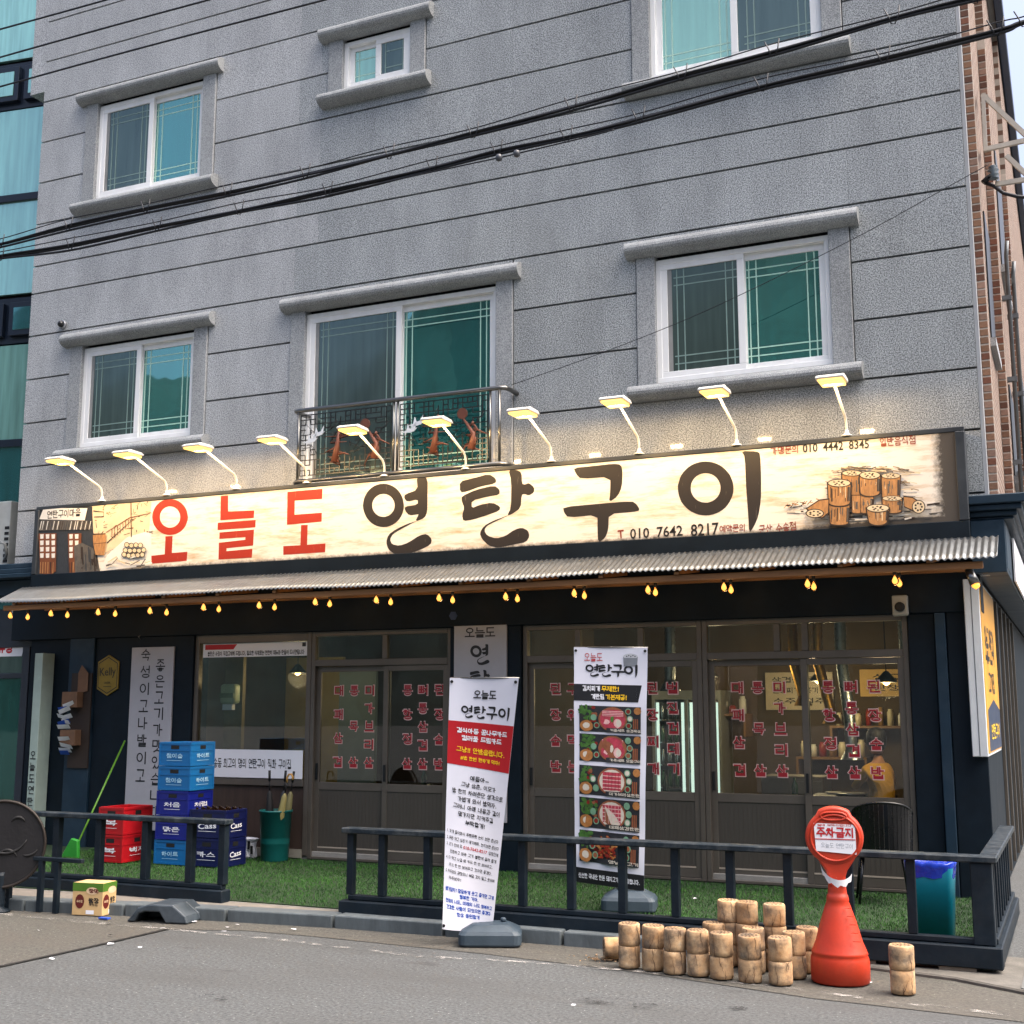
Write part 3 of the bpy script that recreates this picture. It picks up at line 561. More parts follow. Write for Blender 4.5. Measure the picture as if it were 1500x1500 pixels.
def sign_face():
    m,t,b,N,L=nodes('hand_painted_board'); ge=N('ShaderNodeNewGeometry'); mp=N('ShaderNodeMapping'); mp.inputs['Scale'].default_value=(1.4,1,9); L(ge.outputs['Position'],mp.inputs[0])
    n=N('ShaderNodeTexNoise'); n.inputs['Scale'].default_value=1.5; n.inputs['Detail'].default_value=7; n.inputs['Roughness'].default_value=.7; L(mp.outputs[0],n.inputs[0])
    r=N('ShaderNodeValToRGB'); e=r.color_ramp.elements; e[0].position=.28; e[0].color=col4('#c2a67d'); e[1].position=.52; e[1].color=col4('#f2eade'); L(n.outputs[0],r.inputs[0])
    # short brown dry-brush marks
    n2=N('ShaderNodeTexNoise'); n2.inputs['Scale'].default_value=3.2; n2.inputs['Detail'].default_value=5; L(mp.outputs[0],n2.inputs[0]); q=N('ShaderNodeMapRange'); q.inputs[1].default_value=.69; q.inputs[2].default_value=.75; q.inputs[4].default_value=.6; L(n2.outputs[0],q.inputs[0])
    mx=N('ShaderNodeMixRGB'); mx.inputs[2].default_value=col4('#6f5637'); L(q.outputs[0],mx.inputs[0]); L(r.outputs[0],mx.inputs[1])
    # charcoal brushwork painted along the bottom and right edges of the board
    sx=N('ShaderNodeSeparateXYZ'); L(ge.outputs['Position'],sx.inputs[0])
    a=N('ShaderNodeMapRange'); a.inputs[1].default_value=-1.16; a.inputs[2].default_value=-.9; L(sx.outputs[0],a.inputs[0])
    c=N('ShaderNodeMapRange'); c.inputs[1].default_value=3.5; c.inputs[2].default_value=3.42; L(sx.outputs[2],c.inputs[0])
    c2=N('ShaderNodeMapRange'); c2.inputs[1].default_value=-2.3; c2.inputs[2].default_value=-1.2; c2.inputs[3].default_value=.62; c2.inputs[4].default_value=1.7; L(sx.outputs[0],c2.inputs[0]); cm=N('ShaderNodeMath'); cm.operation='MULTIPLY'; L(c.outputs[0],cm.inputs[0]); L(c2.outputs[0],cm.inputs[1])
    mxm=N('ShaderNodeMath'); mxm.operation='MAXIMUM'; L(a.outputs[0],mxm.inputs[0]); L(cm.outputs[0],mxm.inputs[1])
    mp3=N('ShaderNodeMapping'); mp3.inputs['Scale'].default_value=(5,1,5); L(ge.outputs['Position'],mp3.inputs[0]); n3=N('ShaderNodeTexNoise'); n3.inputs['Scale'].default_value=3; n3.inputs['Detail'].default_value=8; n3.inputs['Roughness'].default_value=.75; L(mp3.outputs[0],n3.inputs[0])
    ad=N('ShaderNodeMath'); ad.operation='MULTIPLY_ADD'; ad.inputs[1].default_value=1.15; L(mxm.outputs[0],ad.inputs[0]); su=N('ShaderNodeMath'); su.operation='SUBTRACT'; su.inputs[1].default_value=.85; L(n3.outputs[0],su.inputs[0]); L(su.outputs[0],ad.inputs[2])
    q3=N('ShaderNodeMapRange'); q3.inputs[1].default_value=.0; q3.inputs[2].default_value=.4; L(ad.outputs[0],q3.inputs[0])
    m3=N('ShaderNodeMixRGB'); m3.inputs[2].default_value=col4('#4c463f'); L(q3.outputs[0],m3.inputs[0]); L(mx.outputs[0],m3.inputs[1]); L(m3.outputs[0],b.inputs['Base Color'])
    b.inputs['Roughness'].default_value=.6; return m
m_face=sign_face()
MB().box(FX0,FX1,SY-.002,SY+.003,FZ0,FZ1).build('painted_face',m_face,sg)
def S(ox,oy,sc,pts,d=.0): return [atY(ox+x/sc,oy+y/sc,SY-.004-d) for x,y in pts]
def chaikin(p,n=2):
    for _ in range(n):
        q=[]
        for i in range(len(p)):
            a=p[i]; b_=p[(i+1)%len(p)]; q += [(a[0]*.78+b_[0]*.22,a[1]*.78+b_[1]*.22),(a[0]*.22+b_[0]*.78,a[1]*.22+b_[1]*.78)]
        p=q
    return p
def flat(mb, P, th=.004, m=0):
    k=len(P); mb.add([tuple(p) for p in P]+[(p.x,p.y+th,p.z) for p in P],[tuple(range(k)),tuple(range(2*k-1,k-1,-1))]+[(i,(i+1)%k,k+(i+1)%k,k+i) for i in range(k)],m)
def ring(mb,ox,oy,sc,c,ro,ri,ci=None,k=40,wob=.015,m=0):
    rg=random.Random(int(c[0])); ci=ci or c
    ou=[(c[0]+ro[0]*math.cos(6.2832*i/k)*(1+rg.uniform(-wob,wob)*.5),c[1]+ro[1]*math.sin(6.2832*i/k)) for i in range(k)]
    inn=[(ci[0]+ri[0]*math.cos(6.2832*i/k),ci[1]+ri[1]*math.sin(6.2832*i/k)*(1+rg.uniform(-wob,wob)*.5)) for i in range(k)]
    O=S(ox,oy,sc,ou); I=S(ox,oy,sc,inn); O2=[p+Vector((0,.004,0)) for p in O]; I2=[p+Vector((0,.004,0)) for p in I]; vs=O+I+O2+I2
    fs=[]
    for i in range(k):
        j=(i+1)%k; fs += [(i,j,k+j,k+i),(i,2*k+i,2*k+j,j),(k+i,k+j,3*k+j,3*k+i)]
    mb.add(vs,fs,m)
def paint_mat(name,c,dry):
    m,t,b,N,L=nodes(name); ge=N('ShaderNodeNewGeometry'); mp=N('ShaderNodeMapping'); mp.inputs['Scale'].default_value=(14,1,3); L(ge.outputs['Position'],mp.inputs[0]); n=N('ShaderNodeTexNoise'); n.inputs['Scale'].default_value=2.4; n.inputs['Detail'].default_value=6; L(mp.outputs[0],n.inputs[0]); q=N('ShaderNodeMapRange'); q.inputs[1].default_value=.66; q.inputs[2].default_value=.76; q.inputs[4].default_value=.5; L(n.outputs[0],q.inputs[0]); x=N('ShaderNodeMixRGB'); x.inputs[1].default_value=col4(c); x.inputs[2].default_value=col4(dry); L(q.outputs[0],x.inputs[0]); L(x.outputs[0],b.inputs['Base Color']); b.inputs['Roughness'].default_value=.55; return m
m_lred=paint_mat('sign_red_paint','#a82a12','#cf7a58'); m_lbrn=paint_mat('sign_charcoal_paint','#251e1a','#6b6057')
def letter(build): mb=MB(); build(mb); return mb
A=(40,680,3); 
mb=MB(); ring(mb,*A,(627,232),(78,79),(45,47)); flat(mb,S(*A,[(607,317),(638,315),(635,390),(703,385),(700,424),(537,438),(538,403),(604,396)])); mb.build('letter',m_lred,sg)
mb=MB(); flat(mb,S(*A,[(850,140),(882,137),(882,208),(997,203),(995,236),(848,246)])); flat(mb,S(*A,[(837,257),(1003,245),(1002,277),(836,289)])); flat(mb,S(*A,[(845,300),(996,287),(992,357),(875,369),(875,382),(989,372),(986,410),(840,419),(842,345),(958,332),(958,320),(844,328)])); mb.build('letter',m_lred,sg)
mb=MB(); flat(mb,S(*A,[(1143,122),(1297,108),(1295,152),(1175,160),(1174,222),(1294,213),(1293,252),(1141,266)])); flat(mb,S(*A,[(1203,268),(1232,266),(1229,354),(1310,348),(1308,386),(1125,398),(1125,360),(1200,356)])); mb.build('letter',m_lred,sg)
B=(500,640,3.75)
def brush(mb,o,p,n=2): flat(mb,S(*o,chaikin(p,n)))
mb=MB(); ring(mb,*B,(231,376),(112,119),(62,63)); brush(mb,B,[(413,222),(440,220),(474,225),(473,330),(472,410),(458,445),(405,466),(425,425),(418,425),(372,432),(350,405),(347,383),(420,372),(420,342),(362,357),(344,335),(350,315),(420,290)],1)
brush(mb,B,[(408,464),(418,458),(330,505),(285,530),(266,562),(278,590),(320,598),(370,580),(430,540),(470,532),(498,562),(490,592),(430,622),(350,646),(290,643),(258,618),(246,578),(258,537),(300,507),(360,478)],1); keep_brush('연',mb,SY-.004); mb.build('letter',m_lbrn,sg)
mb=MB(); brush(mb,B,[(650,245),(720,228),(810,203),(850,230),(848,255),(760,273),(690,300),(652,305)],1)
brush(mb,B,[(662,325),(740,290),(840,266),(870,290),(868,318),(800,328),(716,350),(716,392),(760,373),(830,360),(873,383),(868,405),(800,430),(720,455),(670,462),(663,430),(676,390),(660,350)],1)
brush(mb,B,[(918,180),(960,180),(990,195),(992,258),(1010,262),(1030,252),(1060,278),(1058,305),(1030,322),(1005,312),(990,318),(985,390),(938,424),(910,433),(932,390),(934,240)],1)
brush(mb,B,[(912,432),(924,428),(830,472),(800,488),(784,512),(800,542),(850,558),(900,545),(950,510),(990,498),(1025,513),(1034,545),(1015,577),(950,590),(860,609),(808,597),(772,560),(760,528),(782,490),(830,462)],1); keep_brush('탄',mb,SY-.004); mb.build('letter',m_lbrn,sg)
D=(800,620,3.75)
mb=MB(); brush(mb,D,[(150,245),(250,236),(370,222),(412,228),(420,265),(416,350),(392,402),(345,434),(352,380),(353,293),(190,306),(165,280)],1); brush(mb,D,[(93,460),(280,443),(470,427),(498,445),(516,478),(480,487),(344,497),(342,580),(325,630),(285,656),(282,580),(282,502),(120,518),(98,490)],1); keep_brush('구',mb,SY-.004); mb.build('letter',m_lbrn,sg)
mb=MB(); ring(mb,*D,(876,358),(153,148),(82,81),(876,355),48); brush(mb,D,[(1072,152),(1160,155),(1176,168),(1181,300),(1180,420),(1166,510),(1140,570),(1115,604),(1110,500),(1098,350),(1092,185)],1); keep_brush('이',mb,SY-.004); mb.build('letter',m_lbrn,sg)
# small painted writing
def sline(mb,body,pl,pr,h,m,bold=.0,rot=None):
    a=atY(*pl,SY-.004); b_=atY(*pr,SY-.004); put_text(mb,planeY(SY-.004),body,(a.x+b_.x)/2,(a.z+b_.z)/2,w=(b_-a).length,h=h,bold=bold,m=m,rot=math.atan2(b_.z-a.z,b_.x-a.x))
m_lblk=M('sign_black_paint','#191512',.5,var=.1); m_lrst=M('sign_rust_paint','#8a3316',.5,var=.15)
mb=MB()
sline(mb,'T',(905,783),(914,782),.085,1,.02); sline(mb,'010 7642',(923,782),(1000,777),.105,0,.012); sline(mb,'8217',(1012,777),(1053,774),.12,0,.012); sline(mb,'예약문의',(1054,775),(1091,773),.075,1,.012)
sline(mb,'군산 수송점',(1112,776),(1166,770),.085,1,.012); sline(mb,'가맹문의',(1129,661),(1169,658),.075,1,.012); sline(mb,'010 4442 8345',(1176,657),(1273,650),.085,0,.015); sline(mb,'일반음식점',(1289,648),(1341,644),.085,1,.01)
struct(mb.build('painted_writing',[m_lblk,m_lrst],sg),'stuff')
# painted pile of briquettes, right end
m_och=M('sign_ochre_paint','#b98653',.6,var=.25,scale=14,stretch=(3,1,1),dirt='#5d3f28',dirt_amt=.5,dscale=9); m_out=M('sign_umber_line','#33251b',.6,var=.2); m_crm=M('sign_cream_paint','#e2cda9',.6,var=.15); m_gry=M('sign_grey_wash','#5a554f',.7,var=.3,scale=20); m_snow=M('sign_white_wash','#efe9de',.6,var=.08,scale=9)
mb=MB(); E_=(1130,640,5)
def ell(cx,cy,rx,ry,k=22,a0=0,a1=6.2832): return [(cx+rx*math.cos(a0+(a1-a0)*i/k),cy+ry*math.sin(a0+(a1-a0)*i/k)) for i in range(k if a1>6.28 else k+1)]
_lay=[0]
def pp(p,m,o=E_): _lay[0]+=1; mb.add(S(*o,p,.00012*_lay[0]),[tuple(range(len(p)))],m)
def stroke(p,wd,m,o=E_):
    rg=random.Random(len(p)*7+int(p[0][0])); L_=[];R_=[]
    for i,(x,y) in enumerate(p):
        a=p[max(0,i-1)]; b_=p[min(len(p)-1,i+1)]; dx,dy=b_[0]-a[0],b_[1]-a[1]; l=math.hypot(dx,dy) or 1; h=wd*rg.uniform(.5,1.2)/2
        L_.append((x-dy/l*h,y+dx/l*h)); R_.append((x+dy/l*h,y-dx/l*h))
    _lay[0]+=1; d=.00012*_lay[0]; P=S(*o,L_,d); Q=S(*o,R_,d); k=len(P); mb.add(P+Q,[(i,i+1,k+i+1,k+i) for i in range(k-1)],m)
def can(cx,cy,rx,ry,h,tp=.92,top=True):
    body=[(cx-rx,cy)]+[(cx+rx*tp*math.cos(a),cy+h+ry*math.sin(a)) for a in [math.pi*(1-i/8) for i in range(9)]]+[(cx+rx,cy)]
    pp([(x+(x-cx)*.13+random.uniform(-2,2),y+(9 if y>cy+5 else -6)) for x,y in body],1); pp(body,0)
    for k in range(11): x=cx+rx*random.uniform(-.85,.9); stroke([(x,cy+h*random.uniform(.12,.5)),(x+random.uniform(-4,4),cy+h*random.uniform(.5,.98))],random.uniform(3,11),random.choice([1,3,3,0,2]))
    for k in range(4): stroke([(cx+rx*(.75+.06*k),cy+h*.2),(cx+rx*(.72+.06*k),cy+h*.95)],random.uniform(4,9),random.choice([1,3]))
    if top:
        pp(ell(cx,cy,rx*1.05,ry*1.12),1); pp(ell(cx,cy,rx*.96,ry*.9),2)
        for k in range(9): a=k*.75; pp(ell(cx+rx*.55*math.cos(a)*(.4+.6*(k%2)),cy+ry*.5*math.sin(a),rx*.11,ry*.16,8),1)
random.seed(11)
for k in range(70):   # ground wash and smoke strokes
    x=random.uniform(90,1200); y=random.uniform(520,620)-abs(x-650)*.05; stroke([(x,y),(x+random.uniform(40,150),y+random.uniform(-14,8))],random.uniform(5,18),random.choice([3,4,4,1]))
for k in range(90):
    x=random.uniform(385,1060); y=random.uniform(225,480) if x<480 or x>930 else random.uniform(215,260); stroke([(x,y),(x+random.uniform(15,40),y+random.uniform(-4,8)),(x+random.uniform(45,95),y+random.uniform(-6,14))],random.uniform(4,10),random.choice([3,3,5,5,2]))
for k in range(18):
    x=random.uniform(90,330); stroke([(x,505-(x-90)*.15+random.uniform(-18,22)),(x+30,500-(x-90)*.15+random.uniform(-12,16))],random.uniform(4,10),random.choice([1,0]))
can(590,265,72,20,150); can(875,285,68,20,150); can(640,430,50,8,120,.95,False); can(700,430,46,8,120,.95,False); can(722,280,75,28,125); can(885,450,72,18,90); can(497,490,75,14,140,.85,False); can(497,338,83,27,140); can(780,522,82,28,95,.8)
pp([(965,430),(1035,440),(1075,465),(1045,550),(970,515)],1); pp([(970,440),(1033,448),(1068,470),(1042,538),(975,508)],0); pp(ell(1078,512,50,50),1); pp(ell(1078,512,43,44),2)
for k in range(7): pp(ell(1078+24*math.cos(k*.9),512+26*math.sin(k*.9),8,8,8),1)
pp([(250,525),(350,458),(425,450),(420,565),(370,600),(300,585)],1); pp([(262,525),(352,467),(418,460),(413,555),(370,590)],0); pp(ell(318,560,68,34),1); pp(ell(318,560,60,27),2)
for k in range(7): pp(ell(318+36*math.cos(k*.9),560+15*math.sin(k*.9),9,6,8),1)
mb.build('painted_briquettes',[m_och,m_out,m_crm,m_gry,m_snow,M('sign_tan_wash','#8f7a5e',.7,var=.3,scale=20)],sg)
# painted village lane, left end
mb=MB(); _lay[0]=0; V=(40,680,3)
m_slate=M('sign_slate_paint','#33373c',.6,var=.35,scale=16,stretch=(5,1,1)); m_brk=M('sign_brown_paint','#7a4526',.6,var=.25)
def vp(p,m): pp(p,m,V)
def vs_(p,w_,m): stroke(p,w_,m,V)
vp([(46,190),(285,185),(292,300),(320,480),(42,488)],5); vp([(285,185),(545,165),(535,300),(320,400),(290,300)],2)
vp([(318,470),(350,400),(440,320),(545,290),(545,445)],4)
for k in range(46):
    x=random.uniform(290,530); y=random.uniform(185,330)-(x-290)*.12; vs_([(x,y),(x+random.uniform(-6,30),y+random.uniform(-26,14))],random.uniform(1.2,4),random.choice([1,6,3]))
vs_([(455,165),(457,320)],5,1); vs_([(345,300),(450,235),(540,215)],4,6); vs_([(350,345),(455,250)],4,1); vs_([(290,205),(335,210),(335,230),(292,232)],5,1)
for k in range(8): x=372+k*12; vs_([(x,330-k*9),(x,285-k*7)],3,6)
vp([(52,242),(72,193),(264,193),(252,247)],4); vp([(48,292),(60,246),(266,248),(287,286)],3)
for k in range(24): x=55+k*9.4; vs_([(x+8,250),(x,288)],3.2,random.choice([4,1,5]))
for (x0,x1) in ((50,128),(178,238)):
    vp([(x0,305),(x1,303),(x1-3,470),(x1-25,485),(x0+6,480)],6)
    for i in range(3 if x1-x0>70 else 2):
        for j in range(4): cx=x0+14+i*25; cy=318+j*28; vp([(cx-8,cy-10),(cx+8,cy-11),(cx+7,cy+9),(cx-7,cy+10)],4)
    for k in range(6): x=x0+8+k*(x1-x0)/7; vs_([(x,430),(x-2,480)],4,random.choice([0,1,6]))
vp([(205,360),(240,345),(290,370),(318,470),(210,482)],3)
for k in range(20): x=random.uniform(212,305); vs_([(x,random.uniform(360,420)),(x+4,random.uniform(430,475))],random.uniform(4,9),random.choice([5,1,3]))
vp([(288,305),(344,303),(346,340),(338,400),(300,398),(290,350)],0); vs_([(288,308),(344,306)],5,1); vs_([(290,350),(345,345)],3,1)
for i in range(5):
    for j in range(3):
        if i+j<6: cx,cy=425+i*20+j*6,400-j*22+random.uniform(-3,3); vp(ell(cx,cy,12,12,10),1); vp(ell(cx,cy,9,9,10),2)
for k in range(14): x=random.uniform(330,520); vs_([(x,430+random.uniform(-20,25)),(x+random.uniform(20,50),425+random.uniform(-20,20))],random.uniform(3,8),random.choice([4,3,2]))
mb.build('painted_lane',[m_och,m_out,m_crm,m_gry,m_snow,m_slate,m_brk],sg)
mb=MB(); a=atY(40+88/3,680+217/3,SY-.012); b_=atY(40+235/3,680+217/3,SY-.012); put_text(mb,planeY(SY-.0115),'연탄구이마을',(a.x+b_.x)/2,(a.z+b_.z)/2,w=b_.x-a.x,h=.1,bold=.01); struct(mb.build('painted_writing',m_lblk,sg),'stuff')
# ------------------------------------------------------------------ sign lamps
m_lampw=M('lamp_white_enamel','#e8e6e0',.35,var=.06); m_lampg=M('lamp_glow','#ffe2a0',.3,var=0,emit=.75,ecol='#ffc45e')
def make_lamp():
    t=thing('sign_lamp','x','lamp')
    MB().lathe([(.05,0),(.052,.008),(.02,.03),(.017,.06)],(0,0,0),14).build('base',m_lampw,t)
    MB().tube([(0,0,.02),(0,-.005,.11),(0,-.025,.15),(0,-.06,.18),(0,-.60,.375)],.013,8).build('arm',m_lampw,t)
    h=MB(); h.prism([(-.85,.385),(-.80,.41),(-.62,.405),(-.58,.385),(-.585,.368),(-.845,.366)],'x',-.125,.125); hd=h.build('head',m_lampw,t,bevel=.008,seg=2)
    MB().box(-.105,.105,-.84,-.59,.345,.366).build('glass',m_lampg,t,bevel=.006)
    MB().box(-.012,.012,-.75,-.69,.409,.425).build('cable_gland',m_rub,t)
    l=bpy.data.lights.new('lamp_light','AREA'); l.shape='RECTANGLE'; l.size=.13; l.size_y=.05; l.energy=LAMP_W; l.color=(1,.66,.30)
    lo=bpy.data.objects.new('lamp_light',l); COL.objects.link(lo); lo.parent=t; lo.location=(0,-.715,.335)
    lo.rotation_euler=Vector((0,-.75,1.0)).normalized().to_track_quat('Z','Y').to_euler()
    return t
LAMP_W=5.2
lx=[-10.81,-9.81,-8.79,-7.82,-6.81,-5.81,-4.82,-3.865,-2.87,-1.82]
where=['above the painted hut','above the first red letter','above the second red letter','above the third red letter','above the first brown letter','between the first two brown letters','left of the third brown letter','right of the third brown letter','above the tall last brown stroke','above the painted briquettes']
L0=make_lamp()
for i,x in enumerate(lx):
    l=L0 if i==0 else dup(L0)
    l.location=(x,SY+.01,SZ1+.002); l.rotation_euler=(random.uniform(-.02,.02),0,random.uniform(-.03,.03)); tag(l,'%s white sign lamp from the left, %s'%(ORD[i],where[i]),'lamp','lamps along the top of the signboard')
# ------------------------------------------------------------------ corrugated awning with timber underneath
aw=thing('corrugated_awning','long corrugated metal awning on timber under the signboard','awning',(0,0,0))
AX0,AX1=-11.97,-.545; mb=MB(); nw=int((AX1-AX0)/.056); ns=nw*8
a0=Vector((0,SY-.035,3.262)); a1=Vector((0,-.80,3.035)); rows=5; vs=[]
rg=random.Random(2)
for j in range(rows):
    t_=j/(rows-1)
    for i in range(ns+1):
        x=AX0+(AX1-AX0)*i/ns; wv=.0078*math.cos(2*math.pi*i/8); sag=.008*math.sin(x*1.3)+.005*math.sin(x*3.1+1)
        p=a0.lerp(a1,t_); vs.append((x,p.y-.3*wv*.4,p.z+wv+sag*t_+(rg.uniform(-.001,.001))))
fs=[(j*(ns+1)+i,j*(ns+1)+i+1,(j+1)*(ns+1)+i+1,(j+1)*(ns+1)+i) for j in range(rows-1) for i in range(ns)]
mb.add(vs,fs,0,True); o=mb.build('corrugated_sheet',m_galv,aw,fix=False); md=o.modifiers.new('thick','SOLIDIFY'); md.thickness=.0025
MB().box(AX0,AX1-.2,SY-.06,SY-.033,3.225,3.262).build('flashing',m_galv,aw)
m_wood=M('pine_timber','#9a6a3f',.6,var=.25,scale=3,stretch=(.6,8,8),dirt='#4a2f1b',dirt_amt=.4,bump=.1)
MB().box(AX0+.1,AX1-.12,-.74,-.70,2.945,3.005).build('front_beam',m_wood,aw,bevel=.004)
MB().box(AX0+.1,AX1-.12,-.075,-.033,2.99,3.08).build('back_beam',m_wood,aw,bevel=.004)
x=AX0+.3
while x<AX1-.1:
    MB().add(*(lambda x0,x1:([(x0,-.77,3.006),(x1,-.77,3.006),(x1,-.04,3.1),(x0,-.04,3.1),(x0,-.77,3.03),(x1,-.77,3.03),(x1,-.34,3.235),(x0,-.34,3.235),(x0,-.04,3.2),(x1,-.04,3.2)],[(0,1,2,3),(4,7,6,5),(0,4,5,1),(6,7,8,9),(3,2,9,8),(1,5,6,9,2),(0,3,8,7,4)]))(x-.022,x+.022)).build('rafter',m_wood,aw); x+=.755
# twin bulbs hanging from each rafter
m_amber=glass_mat('amber_bulb_glass',(1.0,.62,.25),1.0,1.4); m_fila=M('filament_glow','#ffd9a0',.4,var=0,emit=.75,ecol='#ffd59a')
def make_twin():
    t=thing('twin_bulb_fitting','x','bulb light')
    MB().tube([(0,.14,0),(0,-.14,0)],.009,6).box(-.018,.018,-.03,.03,-.004,.05).build('bracket',m_rub,t)
    for y in (.14,-.14):
        s=MB().lathe([(.016,-.048),(.018,-.03),(.016,0),(.008,.006)],(0,y,0),10).build('socket',m_rub,t)
        b_=MB().lathe([(.004,-.142),(.02,-.136),(.034,-.115),(.036,-.1),(.026,-.074),(.014,-.05)],(0,y,0),14).build('bulb',m_amber,t)
        MB().lathe([(.003,-.13),(.018,-.122),(.024,-.106),(.02,-.086),(.006,-.062)],(0,y,0),10).build('filament',m_fila,b_)
    return t
bpx=[15,74,144,220,298,380,462,552,644,741,841,948,1060,1183,1311]; bpy_=[900,897,895,893,888,885,880,877,874,872,867,862,858,853,848]
T0=make_twin()
for i,(x,y) in enumerate(zip(bpx,bpy_)):
    t=T0 if i==0 else dup(T0); P=atY(x,y,-.70); t.location=(P.x,-.56,P.z+.085); t.rotation_euler=(0,0,random.uniform(-.06,.06))
    tag(t,'%s pair of glowing amber bulbs from the left under the awning'%(ORD[i] if i<14 else 'last'),'bulb light','bulb pairs under the awning')
    if i%2==0:
        pl=bpy.data.lights.new('bulb_light','POINT'); pl.energy=.28; pl.color=(1,.6,.25); pl.shadow_soft_size=.03
        po=bpy.data.objects.new('bulb_light',pl); COL.objects.link(po); po.parent=t; po.location=(0,0,-.16)
sp=thing('spotlight','silver cone spotlight at the right end of the awning','spotlight',(-.77,-.66,2.98))
MB().tube([(0,0,.0),(.0,.0,-.05)],.012).build('stem',m_steel,sp); MB().tube([(-.02,.01,-.03),(.03,-.02,-.17)],[.032,.045],14).build('can',m_steel,sp); MB().lathe([(.0,-.02),(.03,0),(.034,.012),(.03,.03)],(.034,-.024,-.19),12).build('bulb',m_bulb,sp)
# ------------------------------------------------------------------ balcony railing in front of the lower middle window
rl=thing('balcony_railing','stainless railing with black lattice, cranes and copper trees under the middle window','railing',(0,0,0))
p0=atY(433,601,-.3); p1=atY(738,569,-.3); RX0,RX1,RZ1=p0.x,p1.x,(p0.z+p1.z)/2; RZ0=4.32; RY=-.3
m_lat=M('black_lattice','#1e1b18',.4,var=.1); m_cop=M('copper_ornament','#6f4232',.5,metal=.2,var=.2); m_cran=M('white_crane','#dfe4ea',.5,var=.05)
MB().tube([(RX0-.02,.0,RZ1),(RX0-.02,RY+.08,RZ1),(RX0,RY+.02,RZ1),(RX0+.06,RY,RZ1),(RX1-.06,RY,RZ1),(RX1,RY+.02,RZ1),(RX1+.02,RY+.08,RZ1),(RX1+.02,.0,RZ1)],.026,10).build('top_rail',m_steel,rl)
MB().tube([(RX0-.02,.0,RZ0),(RX0-.02,RY+.06,RZ0),(RX0+.04,RY,RZ0),(RX1-.04,RY,RZ0),(RX1+.02,RY+.06,RZ0),(RX1+.02,0,RZ0)],.026,10).build('bottom_rail',m_steel,rl)
xm=(RX0+RX1)/2
for x in (RX0+.05,xm-.02,xm+.03,RX1-.16,RX1-.05): MB().tube([(x,RY,RZ0),(x,RY,RZ1)],.016,8).build('post',m_steel,rl)
for a,b_ in ((RX0+.08,xm-.05),(xm+.06,RX1-.19)):
    rg=random.Random(4); mb=MB(); n=18; mz=12; dx=(b_-a)/n; dz=(RZ1-RZ0-.12)/mz; z0=RZ0+.06
    for i in range(n+1):
        for j in range(mz+1):
            e=min(i,n-i,j,mz-j)
            x=a+i*dx; z=z0+j*dz
            if i<n and (e==0 or rg.random()<(.72 if min(i,n-i-1,j,mz-j)<=2 else .22)): mb.box(x,x+dx,RY-.004,RY+.004,z-.005,z+.005)
            if j<mz and (e==0 or rg.random()<(.72 if min(i,n-i,j,mz-j-1)<=2 else .18)): mb.box(x-.005,x+.005,RY-.0035,RY+.0045,z,z+dz)
    for k in range(26):
        x=rg.uniform(a+.15,b_-.15); z=rg.uniform(z0+.1,z0+.55); mb.tube([(x,RY,z),(x+rg.uniform(-.12,.12),RY,z+rg.uniform(-.08,.12)),(x+rg.uniform(-.2,.2),RY,z+rg.uniform(-.1,.16))],.004,4)
    struct(mb.build('lattice',m_lat,rl),'stuff')
    cx=a+(b_-a)*.72; MB().tube([(cx,RY-.012,RZ1-.24),(cx,RY+.004,RZ1-.24)],.062,18).build('copper_sun',m_cop,rl)
    for (fx,hh,lean) in ((.42,.42,.03),(.85,.34,-.12)):
        mb=MB(); bx=a+(b_-a)*fx; rg=random.Random(int(fx*100))
        mb.tube([(bx-.03,RY-.008,z0+.12),(bx,RY-.008,z0+.12+hh*.5),(bx+lean,RY-.008,z0+.12+hh)],[.05,.028,.012],6)
        for k in range(8): z=z0+.16+hh*k/9; mb.tube([(bx,RY-.01,z),(bx+rg.uniform(-.16,.16),RY-.01,z+rg.uniform(-.08,.06)),(bx+rg.uniform(-.2,.2),RY-.01,z-rg.uniform(.0,.12))],[.016,.012,.004],5)
        mb.build('copper_tree',m_cop,rl)
    for (fx,fz) in ((.12,.40),(.2,.47)):
        c=Vector((a+(b_-a)*fx,RY-.012,z0+fz)); k=.8
        out=[(-.13,-.02),(-.05,0),(-.03,.09),(.0,.02),(.05,.03),(.1,.11),(.085,.02),(.12,.03),(.07,-.02),(.0,-.035),(-.05,-.03),(-.07,-.075),(-.075,-.03)]
        mb=MB(); P=[(c.x+x*k,c.z+z*k) for x,z in out]; mb.prism(P,'y',c.y-.004,c.y+.004); mb.build('white_crane',m_cran,rl)
